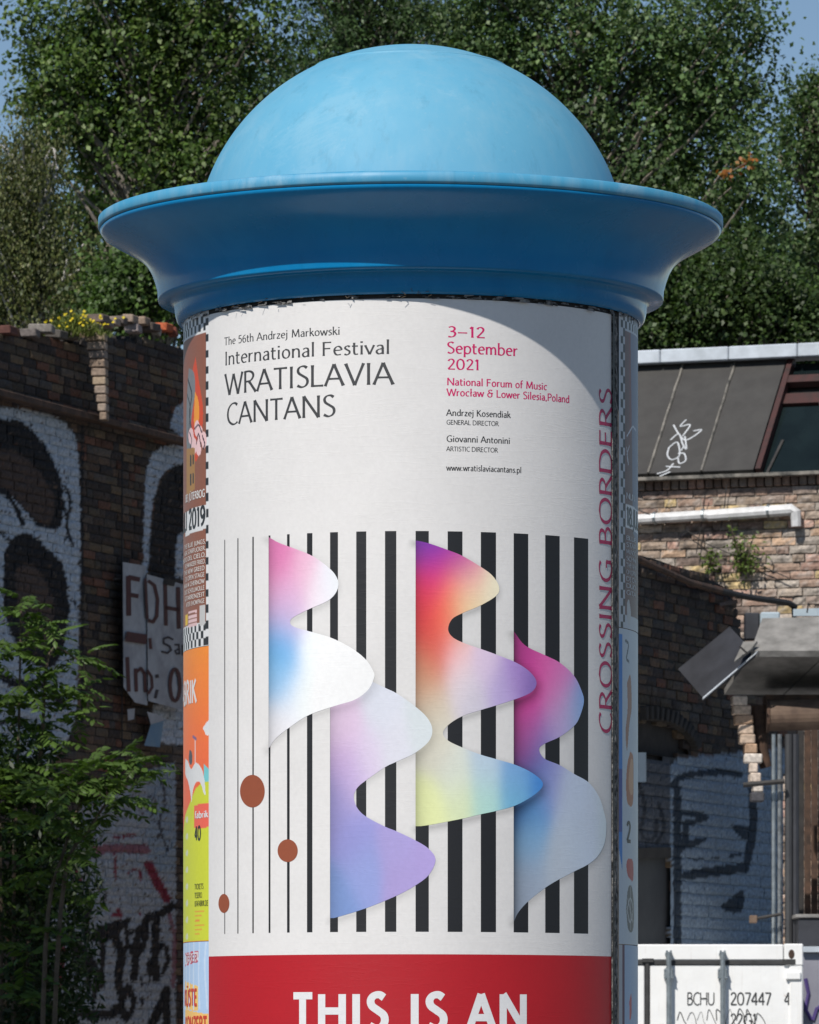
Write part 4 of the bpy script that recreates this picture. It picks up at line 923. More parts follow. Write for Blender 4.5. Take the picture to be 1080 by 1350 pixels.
flat_poly('sheet_panel', [(168, 935), (178, 934), (177, 948), (169, 950)], .08, .01, M['board'], sh, on_left)

# ------------------------------------------------------------------ building with the dark roof on the right
PCx = P(840, 0, 50)[0]; PC = (PCx, 50.0); dC = (.94, -.342)
bld = thing('brick_building', 'sunlit brick building with a dark sheet roof and white gutter pipe, beside the column', 'building', (3.4, 50, 0))
pxC, xyzC, nC = plane_map(PC, dC)
def on_c(px, py, off=0): return on_plane(PC, dC, nC, px, py, off)
TAN = [(.27, .19, .145), (.22, .15, .115), (.19, .15, .125), (.32, .22, .15), (.15, .105, .085), (.29, .24, .195), (.12, .09, .075), (.30, .19, .15), (.24, .21, .18), (.20, .155, .12), (.33, .25, .13), (.25, .2, .16)]
rC = np.random.RandomState(9)
cr_pts = [[(955, 640), (950, 670), (925, 700), (905, 740), (920, 760)], [(900, 700), (930, 715), (960, 730)]]
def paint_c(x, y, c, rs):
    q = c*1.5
    paler = (y > 655) & (rs.rand(len(x)) < .2); q[paler] = q[paler]*.4+np.array([.42, .37, .33])*.6  # scattered paler spots on the lower brick, peeled plaster
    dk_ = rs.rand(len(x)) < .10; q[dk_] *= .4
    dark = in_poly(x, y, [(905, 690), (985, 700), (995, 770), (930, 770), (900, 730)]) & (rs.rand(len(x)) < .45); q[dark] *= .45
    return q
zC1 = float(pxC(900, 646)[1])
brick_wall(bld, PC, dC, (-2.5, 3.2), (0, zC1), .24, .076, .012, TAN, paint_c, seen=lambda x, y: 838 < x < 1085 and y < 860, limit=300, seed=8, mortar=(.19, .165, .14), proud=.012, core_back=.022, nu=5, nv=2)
# soldier course: bricks on end
u = -.6
while u < 1.9:
    p = Vector(xyzC(u, zC1+.062)); k = rs.random()
    loose_brick(bld, p+Vector((nC[0], nC[1], 0))*(-.045+rs.uniform(0, .012)), (.066, .12, .112), math.atan2(dC[1], dC[0]), TAN[rs.choice((1, 2, 4, 7))]); u += .08
# roof
bk = -nC; slope_h, slope_v = 1.10, 1.14
zr = float(pxC(840, 628)[1])
def roofpt(u, t, off=0):
    nrm = Vector((nC[0]*slope_v, nC[1]*slope_v, slope_h)).normalized()
    p = xyzC(u, zr+t*slope_v); return Vector((p[0]+bk[0]*(t*slope_h-.06), p[1]+bk[1]*(t*slope_h-.06), zr+t*slope_v+.0))+nrm*off
def bot_u(px): return float(pxC(px, 622)[0])
seams = [bot_u(x) for x in (720, 789, 858, 928, 997)]
for a, b in zip(seams[:-1], seams[1:]):
    nn_ = 12; V = []
    for t in (0, 1):
        for off in (.02, -.02):
            V += [roofpt(a+.006, t, off), roofpt(b-.006, t, off)]
    MB().add(V, [(0, 1, 5, 4), (2, 3, 7, 6), (0, 1, 3, 2), (4, 5, 7, 6), (0, 2, 6, 4), (1, 3, 7, 5)]).build('roof_sheet', M['roof'], bld)
for s_ in seams[:-1]: MB().tube([roofpt(s_+.004*math.sin(k*3), k/8, .028) for k in range(9)], .012, 6).build('roof_seam', M['seam'], bld)
for s0_, s1_ in ((seams[0]-.5, 1.9),):
    mb = MB(); a = roofpt(s0_, 1, .0); b = roofpt(s1_, 1, .0); q = Matrix.Translation(a) @ (b-a).normalized().to_track_quat('X', 'Z').to_matrix().to_4x4()
    L_ = (b-a).length; nseg = 5
    for k in range(nseg): MB().box(L_*k/nseg+.003, L_*(k+1)/nseg-.003, -.16, .16, -.01, .115, q, .01).build('ridge_flashing', M['flash'], bld)
    a = roofpt(s0_, 0, .0); b = roofpt(s1_, 0, .0); q = Matrix.Translation(a) @ (b-a).normalized().to_track_quat('X', 'Z').to_matrix().to_4x4()
    MB().box(0, (b-a).length, -.06, .02, -.055, -.022, q, .004).build('eaves_edge', M['seam'], bld)
# skylight: maroon frame, dark glass
sk = MB(); u0 = seams[-1]+.012; u1 = 1.95
def bar(a, b, r, mat, name, par): MB().tube([a, b], r, 4).build(name, mat, par)
sky_l = MB().add([roofpt(u0, 0, .03), roofpt(u0+.05, 0, .03), roofpt(u0+.05, 1, .03), roofpt(u0, 1, .03), roofpt(u0, 0, -.06), roofpt(u0+.05, 0, -.06), roofpt(u0+.05, 1, -.06), roofpt(u0, 1, -.06)], [(0, 1, 2, 3), (4, 5, 6, 7), (0, 4, 7, 3), (1, 5, 6, 2), (0, 1, 5, 4), (3, 2, 6, 7)]).build('skylight', M['maroon'], bld)
def rbar(ua, ta, ub, tb, w2, mat, off0=.025, off1=-.04, name='skylight_frame', par=None):
    d = Vector((ub-ua, (tb-ta)*1.58)); d.normalize(); nx, ny = -d.y*w2, d.x*w2/1.58
    V = []
    for off in (off0, off1): V += [roofpt(ua+nx, ta+ny, off), roofpt(ub+nx, tb+ny, off), roofpt(ub-nx, tb-ny, off), roofpt(ua-nx, ta-ny, off)]
    return MB().add(V, [(0, 1, 2, 3), (4, 5, 6, 7), (0, 4, 5, 1), (1, 5, 6, 2), (2, 6, 7, 3), (3, 7, 4, 0)]).build(name, mat, par or sky_l)
rbar(u0+.05, .80, u1, .80, .05, M['maroon'], .02, -.05); rbar(u0+.05, .66, u1, .66, .07, M['maroon'], -.03, -.07); rbar(u0+.62, .0, u0+.62, .66, .02, M['maroon'], .03, -.04)
rbar(u0+.09, 0, u0+.15, .3, .012, M['darkiron'], -.04, -.05); rbar(u0+.42, .62, u0+.62, .12, .03, M['darkiron'], -.03, -.05)
for (ua, ub, ta, tb) in ((u0+.055, u0+.6, .0, .6), (u0+.64, u1, .0, .6), (u0+.055, u1, .84, .99)):
    V = [roofpt(ua, ta, -.055), roofpt(ub, ta, -.055), roofpt(ub, tb, -.055), roofpt(ua, tb, -.055), roofpt(ua, ta, -.062), roofpt(ub, ta, -.062), roofpt(ub, tb, -.062), roofpt(ua, tb, -.062)]
    MB().add(V, [(0, 1, 2, 3), (4, 5, 6, 7), (0, 4, 5, 1), (1, 5, 6, 2), (2, 6, 7, 3), (3, 7, 4, 0)]).build('pane', M['glass'], sky_l)
# solid back of the roof so nothing shines through
MB().add([roofpt(seams[0]-.5, 0, -.1), roofpt(2.6, 0, -.1), roofpt(2.6, 1, -.1), roofpt(seams[0]-.5, 1, -.1)]+[roofpt(seams[0]-.5, 1, -.1)-Vector((0, 0, 1.3)), roofpt(2.6, 1, -.1)-Vector((0, 0, 1.3))], [(0, 1, 2, 3), (3, 2, 5, 4)]).build('roof_deck', M['shadowy'], bld)
# sprayed tag on the roof
def roof_px(px, py):
    # intersection of the pixel ray with the roof plane
    a = roofpt(0, 0, .0225); e1 = roofpt(1, 0, .0225)-a; e2 = roofpt(0, 1, .0225)-a; nn_ = e1.cross(e2)
    d = Vector(P(px, py, 1.0))-Vector((0, 0, EYE)); o_ = Vector((0, 0, EYE)); t = (a-o_).dot(nn_)/d.dot(nn_); return o_+d*t, nn_.normalized()
tag_strokes = [[(888, 560), (895, 572), (905, 580), (925, 567), (914, 568)], [(905, 553), (897, 562), (910, 560), (900, 575)], [(884, 580), (895, 572), (900, 585), (905, 592), (903, 575)], [(882, 590), (893, 583), (896, 600), (886, 606), (880, 600), (882, 590)], [(894, 598), (902, 598), (904, 607), (896, 611), (894, 604)], [(898, 594), (902, 588)], [(866, 625), (880, 620), (888, 611)], [(878, 615), (897, 616)], [(870, 628), (884, 622)]]
mb = MB()
for i, s_ in enumerate(tag_strokes):
    pts = catmull(s_, 5); L3 = []; 
    for p in pts: q, nn_ = roof_px(*p); L3.append(q+nn_*(.0003*i if nn_.y < 0 else -.0003*i))
    V = []
    for k in range(len(L3)):
        d = (L3[min(k+1, len(L3)-1)]-L3[max(k-1, 0)]).normalized(); s2 = d.cross(nn_)*.0075; V += [L3[k]+s2, L3[k]-s2]
    mb.add(V, [(2*k, 2*k+1, 2*k+3, 2*k+2) for k in range(len(L3)-1)])
mb.build('sprayed_tag', M['scrib'], bld)
# gutter pipe
gp = [on_c(800, 688, .09), on_c(870, 683, .09), on_c(935, 679, .09)]
mb = MB().tube(gp, .048, 10); mb.build('gutter_pipe', M['gutter'], bld); MB().tube([on_c(934, 680, .092), on_c(990, 676, .092), on_c(1044, 672, .092), on_c(1049, 675, .09), on_c(1050, 694, .085)], [.053, .053, .053, .05, .045], 10).build('gutter_pipe', M['gutter'], bld)
for gx_ in (862, 926, 1012):
    MB().tube([on_c(gx_, 683.5-(gx_-862)*.065, .09), on_c(gx_+3.5, 683.2-(gx_-862)*.065, .09)], .060, 10).build('pipe_clamp', M['zinc'], bld)
MB().tube([on_c(840, 672, .1), on_c(856, 678, .12), on_c(878, 690, .1)], .006, 5).build('loose_cable', M['darkiron'], bld)
for pts in (((958, 640), (955, 670), (950, 700)), ((930, 650), (925, 690), (918, 730)), ((906, 700), (930, 716), (958, 728), (990, 740), (1040, 762))):
    MB().tube([on_c(x, y, .06) for x, y in pts], .005, 5).build('loose_cable', M['darkiron'], bld)

# ------------------------------------------------------------------ shaded wall with pale painted blocks
PB = (P(840, 0, 43)[0], 43.0); dB = (1.41, 3.35)
wallB = thing('shaded_brick_wall', 'dark shaded brick wall with pale blue painted graffiti and a door, behind the white container', 'brick wall', (PB[0]+.3, 43, 0))
pxB, xyzB, nB = plane_map(PB, dB)
def on_b(px, py, off=0): return on_plane(PB, dB, nB, px, py, off)
BW = (.27, .34, .42); BD = (.03, .045, .065)
right_paint = [('poly', [(884, 1010), (893, 1000), (1042, 985), (1046, 1400), (884, 1400)], BW), ('poly', [(838, 1000), (884, 1000), (884, 1130), (838, 1130)], (.09, .10, .12)),
 ('curve', [(888, 1035), (900, 1024), (940, 1018), (975, 1022)], 9, BD), ('line', [(893, 1040), (893, 1245)], 11, BD),
 ('curve', [(893, 1072), (915, 1073), (930, 1078), (912, 1084), (900, 1085)], 8, BD), ('curve', [(903, 1086), (904, 1105), (896, 1120)], 9, BD), ('blob', [(900, 1108), (932, 1104), (925, 1112), (902, 1120)], BD),
 ('blob', [(884, 1156), (915, 1146), (980, 1138), (985, 1148), (940, 1156), (900, 1160)], BD), ('curve', [(992, 1040), (993, 1090), (988, 1120), (983, 1146)], 11, BD), ('blob', [(963, 1088), (990, 1092), (990, 1108), (976, 1104)], BD),
 ('blob', [(949, 1195), (968, 1180), (981, 1175), (978, 1202), (962, 1203)], BD), ('curve', [(838, 1020), (850, 1060), (846, 1100), (862, 1105), (866, 1080)], 5, (.03, .035, .045)), ('curve', [(868, 1060), (876, 1090), (866, 1112)], 5, (.03, .035, .045)),
 ('line', [(964, 1128), (976, 1126)], 5, BD), ('line', [(905, 1134), (955, 1130)], 1.5, BD), ('line', [(1040, 1000), (1041, 1300)], 6, (.12, .13, .16))]
def paint_b(x, y, c, rs):
    q = paint(x+rs.uniform(-.3, .3, x.shape), y+rs.uniform(-.3, .3, x.shape), c, right_paint)
    ch = np.abs(q-c).sum(1) > 1e-6; q[ch] *= rs.uniform(.85, 1.1, ch.sum())[:, None]; return q
def topB(u):
    x, y = to_px(xyzB(u, 5.3)); x = float(x)
    yy = np.interp(x, [700, 840, 870, 930, 962, 972, 980, 1010, 1100], [690, 722, 730, 752, 768, 800, 835, 905, 915]); return float(pxB(x, yy)[1])
def skipB(u, z):
    x, y = to_px(xyzB(u, z)); x = float(x); y = float(y)
    if 836 < x < 886 and y > 1128: return True
    arch = ((x-852)/58)**2+((y-1000)/52)**2 < 1 and y < 1000
    return bool(arch)
zmid = float(pxB(900, 1000)[1])
brick_wall(wallB, PB, dB, (-1.4, 3.9), (zmid, 5.75), .235, .076, .011, SOOT, paint_b, topf=topB, skip=skipB, seen=lambda x, y: 838 < x < 1050, limit=160, seed=13, mortar=(.03, .026, .023), nu=5)
brick_wall(wallB, PB, dB, (-1.4, 3.5), (0, zmid-.002), .36, .092, .008, SOOT, paint_b, skip=skipB, seen=lambda x, y: 838 < x < 1046 and y < 1245, limit=140, seed=14, mortar=(.05, .055, .06), proud=.003, nu=9, nv=4)
flat_poly('door', [(815, 1126), (889, 1124), (889, 1420), (815, 1420)], -.05, .04, M['door'], wallB, on_b)
flat_poly('lintel', [(830, 1118), (885, 1117), (885, 1131), (830, 1132)], .02, .1, M['shadowy'], wallB, on_b)
flat_poly('recess_back', [(780, 935), (915, 935), (915, 1006), (780, 1006)], -.05, .02, M['shadowy'], wallB, on_b)  # dark plate set close behind the face fills the arch opening
# arch ring of bricks over the dark-backed opening
for k in range(14):
    a = math.radians(-5+k*6.0); x_ = 852+66*math.sin(a); y_ = 1000-60*math.cos(a)
    if x_ > 838:
        p = on_b(x_, y_, .0); mbx = MB(); q = Matrix.Translation(p) @ Matrix.Rotation(math.atan2(dB[1], dB[0]), 4, 'Z') @ Matrix.Rotation(a, 4, 'Y')
        mbx.box(-.03, .03, -.05, .03, -.055, .055, q, .006); o = mbx.build('arch_brick', M['shadowy'], wallB)
# old iron pipe along the top of the wall
MB().tube([on_b(800, 716, .1), on_b(850, 741, .1), on_b(910, 768, .1), on_b(950, 779, .1)], .028, 8).build('iron_pipe', M['rust'], wallB)
MB().tube([on_b(950, 779, .1), on_b(985, 787, .12), on_b(1040, 795, .16), on_b(1048, 800, .16)], .026, 8).build('iron_pipe', M['darkiron'], wallB)
MB().tube([on_b(1046, 797, .16), on_b(1048, 825, .16), on_b(1040, 848, .18), on_b(1015, 880, .2), on_b(992, 915, .2)], .020, 8).build('cable_bundle', M['darkiron'], wallB)
flat_poly('broken_tile', [(948, 795), (972, 790), (973, 795), (950, 799)], .06, .03, M['maroon'], wallB, on_b)
flat_poly('floodlight', [(840, 992), (852, 992), (852, 1031), (840, 1031)], .12, .08, M['palebox'], wallB, on_b)
# lit ragged pier of peeled brick under the canopy
pier = thing('peeled_brick_pier', 'sunlit ragged brick pier with peeling plaster under the canopy', 'pier', (P(985, 0, 42.6)[0], 42.6, P(0, 1046, 42.6)[2]))
yy = 918.0; k = 0
while yy < 1046:
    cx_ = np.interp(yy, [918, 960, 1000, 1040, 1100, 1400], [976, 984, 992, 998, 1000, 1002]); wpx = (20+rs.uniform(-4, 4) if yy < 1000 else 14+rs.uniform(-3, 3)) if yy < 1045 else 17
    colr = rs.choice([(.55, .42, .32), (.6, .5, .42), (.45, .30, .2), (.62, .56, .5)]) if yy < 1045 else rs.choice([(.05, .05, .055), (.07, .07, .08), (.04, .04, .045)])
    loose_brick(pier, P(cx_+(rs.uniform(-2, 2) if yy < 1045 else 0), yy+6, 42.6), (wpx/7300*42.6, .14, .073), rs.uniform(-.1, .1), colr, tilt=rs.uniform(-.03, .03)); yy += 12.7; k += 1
# canopy, tilted sheet, box, flue pipe
can = thing('concrete_canopy', 'weathered pale concrete canopy sticking out above the rusty pipe at the right edge', 'canopy', (P(1040, 0, 43)[0], 43, P(0, 900, 43)[2]))
def quad_slab(name, pts3, th, mat, par):
    a, b, c, d = [Vector(p) for p in pts3]; nn_ = (b-a).cross(d-a).normalized()*th
    V = [a, b, c, d, a+nn_, b+nn_, c+nn_, d+nn_]
    return MB().add(V, [(0, 1, 2, 3), (4, 5, 6, 7), (0, 4, 5, 1), (1, 5, 6, 2), (2, 6, 7, 3), (3, 7, 4, 0)]).build(name, mat, par)
quad_slab('fascia', [P(990, 858, 42.2), P(1130, 858, 42.0), P(1130, 812, 42.5), P(1005, 815, 42.7)], -.05, M['slab'], can)
quad_slab('soffit', [P(955, 916, 43.2), P(1032, 916, 43.2), P(1090, 861, 42.25), P(992, 861, 42.25)], -.05, M['slab'], can)
quad_slab('soffit', [P(1034, 916, 43.2), P(1140, 916, 43.2), P(1150, 861, 42.25), P(1092, 861, 42.25)], -.05, M['slab'], can)
quad_slab('upstand', [P(1046, 812, 42.9), P(1120, 812, 42.9), P(1120, 800, 42.9), P(1046, 803, 42.9)], -.04, M['palebox'], can)
MB().tube([P(1064, 808, 42.8), P(1066, 795, 42.8), P(1068, 800, 42.8)], .006, 5).build('hook', M['darkiron'], can)
ts = thing('tilted_sheet', 'dark slate coloured sheet metal panel tilted against the wall beside the canopy', 'metal sheet', tuple(P(940, 880, 42.4)))
quad_slab('panel', [P(927, 920, 42.3), P(996, 862, 42.2), P(962, 826, 42.6), P(894, 882, 42.7)], -.025, M['slate'], ts)
quad_slab('bright_edge', [P(926, 922, 42.27), P(997, 861, 42.17), P(999, 858, 42.17), P(927, 919, 42.27)], -.02, M['flash'], ts)
quad_slab('crumpled_end', [P(968, 872, 42.15), P(990, 856, 42.15), P(998, 845, 42.2), P(980, 846, 42.25)], -.02, M['slab'], ts)
MB().tube([P(975, 852, 42.1), P(986, 862, 42.1)], .008, 5).build('wire', M['darkiron'], ts)
bx_ = thing('wall_box', 'pale blue electrical box hanging on the brick above the canopy', 'box', tuple(P(1015, 825, 42.9)))
Bm = P(1015, 823, 42.95); MB().box(Bm[0]-.075, Bm[0]+.075, Bm[1]-.06, Bm[1]+.08, Bm[2]-.09, Bm[2]+.09, None, .01).build('box_body', M['palebox'], bx_)
Bm = P(991, 825, 43.0); MB().box(Bm[0]-.055, Bm[0]+.06, Bm[1]-.03, Bm[1]+.1, Bm[2]-.11, Bm[2]+.1, None, .01).build('side_box', M['slate'], bx_)
fp = thing('flue_pipe', 'thick rusty brown pipe running out to the right below the canopy', 'pipe', tuple(P(1040, 945, 42.6)))
MB().tube([P(1013, 944, 42.6), P(1150, 940, 42.5)], .118, 24).build('pipe_run', M['pipe'], fp)
MB().tube([P(1010, 944, 42.6), P(1014, 944, 42.6)], .13, 24).build('pipe_collar', M['rust'], fp)
MB().tube([P(1000, 930, 42.7), P(1001, 960, 42.7), P(1004, 990, 42.7), P(1010, 1012, 42.7)], [.075, .07, .055, .045], 14).build('down_pipe', M['rust'], fp)
MB().box(*(lambda q: (q[0]-.3, q[0]+.6, q[1]-.05, q[1]+.3, q[2]-.035, q[2]+.045))(P(1060, 924, 42.75))).build('bracket_beam', M['rust'], fp)
st = thing('steel_posts', 'thin steel posts and a dark doorway below the rusty pipe at the right edge', 'posts', (P(1045, 0, 42.5)[0], 42.5, 0))
for px_, r_, m_ in ((1020, .016, 'zinc'), (1028, .018, 'alu'), (1040, .03, 'door'), (1049, .026, 'slate')):
    MB().tube([P(px_, 968, 42.5), tuple(P(px_, 1200, 42.5)[:2])+(0,)], r_, 8).build('post', M[m_], st)
MB().tube([P(980, 1035, 42.4), P(1034, 1030, 42.4)], .022, 6).build('cross_bar', M['darkiron'], st); MB().tube([P(992, 1212, 42.4), P(1030, 1205, 42.4)], .014, 6).build('cross_bar', M['darkiron'], st)
q = P(993, 1212, 42.38); MB().box(q[0]-.03, q[0]+.03, q[1]-.05, q[1]+.02, q[2]-.03, q[2]+.03, None, .006).build('junction_box', M['pipe'], st)
dw = thing('dark_opening_boards', 'dark brown boards standing in for the dark opening at far right under the pipe', 'wall', (3.5, 44.6, 0))  # dark boards stand in for the dark of the opening
for k in range(14):
    x_ = 1052+k*9; a_ = P(x_, 960, 44.6-.1*k); MB().box(a_[0], a_[0]+.05, a_[1], a_[1]+.04, 0, a_[2], None, .004).build('board', M['rust' if k % 3 else 'darkiron'], dw)

# ------------------------------------------------------------------ white shipping container
YC = 40.0
def cp_(px, py, Y=YC): return P(px, py, Y)
c_x1 = P(1059, 0, YC)[0]; c_x0 = c_x1-2.44; c_top = P(0, 1245, YC)[2]
cont = thing('shipping_container', 'white shipping container seen from its door end, with lock rods and black numbers', 'container', ((c_x0+c_x1)/2, YC+3, 0))
MB().box(c_x0+.02, c_x1-.02, YC+.06, YC+6.0, .12, c_top-.03, None, .01).build('container_body', M['white'], cont)
def rx(px): return P(px, 0, YC)[0]
def rz(py): return P(0, py, YC)[2]
MB().box(c_x0+.09, rx(1033), YC, YC+.1, rz(1266), c_top, None, .008).build('top_rail', M['white'], cont)
for sx in (c_x0, c_x1-.1): MB().box(sx, sx+.1, YC-.002, YC+.14, .1, rz(1272), None, .01).build('corner_post', M['white'], cont)
for sx in (c_x0-.004, rx(1034)):
    mb = MB(); wq = c_x1-rx(1034); mb.box(sx, sx+wq, YC-.008, YC+.17, rz(1273), c_top+.004, None, .008); cc_ = mb.build('corner_casting', M['white'], cont)
    hx = sx+wq*.38; zc_ = rz(1258); V = [(hx+.022*math.cos(t), YC-.0095, zc_+.034*math.sin(t)) for t in np.linspace(0, 2*math.pi, 18)[:-1]]
    MB().add(V, [tuple(range(17))]).build('casting_hole', M['rust'], cc_)
zg0, zg1 = rz(1272.5), rz(1266)
gx = [c_x0+.12, rx(853.5), rx(1046)]
dleft = MB().box(c_x0+.11, rx(850), YC+.012, YC+.05, .2, zg0, None, .006).build('door', M['white'], cont); dright = MB().box(rx(857), rx(1045), YC+.012, YC+.05, .2, zg0, None, .006).build('door', M['white'], cont)
MB().box(c_x0+.1, rx(1047), YC+.004, YC+.055, zg0+.002, zg1-.001, None, .004).build('gasket', M['gasket'], cont)
MB().box(rx(851), rx(856.2), YC-.002, YC+.055, .2, rz(1264), None, .005).build('gasket', M['gasket'], cont)
MB().box(rx(846.5), rx(862), YC-.01, YC+.003, rz(1269), rz(1263.5), None, .003).build('gasket', M['gasket'], cont)
MB().box(rx(1046.5), rx(1049), YC+.004, YC+.055, .2, zg0, None, .001).build('gasket', M['gasket'], cont)
MB().box(rx(1033), rx(1049), YC-.012, YC+.003, rz(1272), rz(1264.5), None, .004).build('hinge_plate', M['gasket'], cont)
q = MB().box(rx(1036), rx(1056), YC-.02, YC+.012, rz(1292), rz(1281), None, .008).build('hinge', M['white'], cont)
for pxr in (718, 790, 881.5, 952.5):
    x_ = rx(pxr); r_ = MB().tube([(x_, YC-.045, .3), (x_, YC-.045, rz(1256))], .0185, 12).build('lock_rod', M['zinc'], cont, smooth=False)
    MB().box(x_-.034, x_+.034, YC-.055, YC+.012, rz(1292), rz(1276), None, .012).build('rod_bracket', M['zinc'], r_)
    mb = MB(); mb.box(x_-.026, x_+.026, YC-.05, YC-.001, rz(1262), rz(1255), None, .01); mb.box(x_-.022, x_-.006, YC-.06, YC-.04, rz(1258), rz(1253), None, .004); mb.box(x_+.006, x_+.022, YC-.06, YC-.04, rz(1258), rz(1253), None, .004)
    mb.build('lock_cam', M['zinc'], r_)
    for sy in (1279, 1289):
        for sx in (-.028, .028): MB().tube([(x_+sx, YC-.06, rz(sy)), (x_+sx, YC-.05, rz(sy))], .005, 8).build('bolt', M['zinc'], r_)
fx = (1, 0, 0); fz = (0, 0, 1)
def ctext(t, x0, x1, yb, capp, weight=.12, par=None): return flat_text('lettering', t, (rx(x0), YC+.0095, rz(yb)), fx, fz, capp/FPX*YC, M['ink'], dright, width=rx(x1)-rx(x0), weight=weight)
ctext('BCHU', 906, 942.5, 1325, 16.5, .11); ctext('207447', 963, 1017, 1325, 16.5, .12); ctext('4', 1034, 1042, 1325, 16.5, .12); ctext('22G1', 963, 998, 1353, 16.5, .12)
mb = MB(); rs2 = random.Random(5)
for i in range(9):
    x0_ = 893+i*13; y0_ = 1345; pts = catmull([(x0_, y0_), (x0_+3+rs2.uniform(-3, 3), 1333+rs2.uniform(-4, 3)), (x0_+9, 1342+rs2.uniform(-5, 6)), (x0_+12, 1352), (x0_+6, 1360)], 5)
    wd_ = rs2.uniform(.001, .0035); L3 = [Vector((rx(a), YC+.009-.0003*i, rz(b))) for a, b in pts]; V = []
    for k in range(len(L3)):
        d = (L3[min(k+1, len(L3)-1)]-L3[max(k-1, 0)]).normalized(); s2 = Vector((d.z, 0, -d.x))*wd_; V += [L3[k]+s2, L3[k]-s2]
    mb.add(V, [(2*k, 2*k+1, 2*k+3, 2*k+2) for k in range(len(L3)-1)])
mb.build('scribbled_tag', M['ink'], dright)
gc = thing('grey_container', 'grey box with scrawled paint standing in for the shaded side of the white container', 'container', (P(1090, 0, 41.5)[0], 43, 0))
q0 = P(1058, 1250, 41.6); MB().box(q0[0], q0[0]+2.4, 41.6, 44, .1, q0[2], None, .01).build('container_body', simple('grey_container_paint', (.26, .26, .3), (.2, .2, .24), .6, 3, .2), gc)  # grey paint carries the shade of the white container's side
MB().box(q0[0]-.004, q0[0]+2.4, 41.55, 41.6, q0[2]-.03, q0[2]+.012).build('top_rail', M['flash'], gc)
for pts in (((1062, 1290), (1066, 1310), (1062, 1330), (1070, 1345)), ((1072, 1345), (1077, 1330), (1085, 1325))):
    mb = MB(); mb.tube([P(x, y, 41.595) for x, y in pts], .015, 5); mb.build('sprayed_line', simple('purple_spray', (.08, .05, .2), (.06, .04, .15), .7, 9, 0), gc)
gb = P(1050, 1210, 42.0); cab = thing('grey_cabinet', 'grey cabinet standing on the ground behind the container at the right edge', 'cabinet', (gb[0]+.1, 42.2, 0))
MB().box(gb[0]+.02, gb[0]+1.0, 42.1, 42.6, 0, gb[2], None, .01).build('cabinet_body', M['slate'], cab); MB().box(gb[0]+.0, gb[0]+1.02, 42.08, 42.62, gb[2]+.002, gb[2]+.03, None, .005).build('cabinet_top', M['slab'], cab)

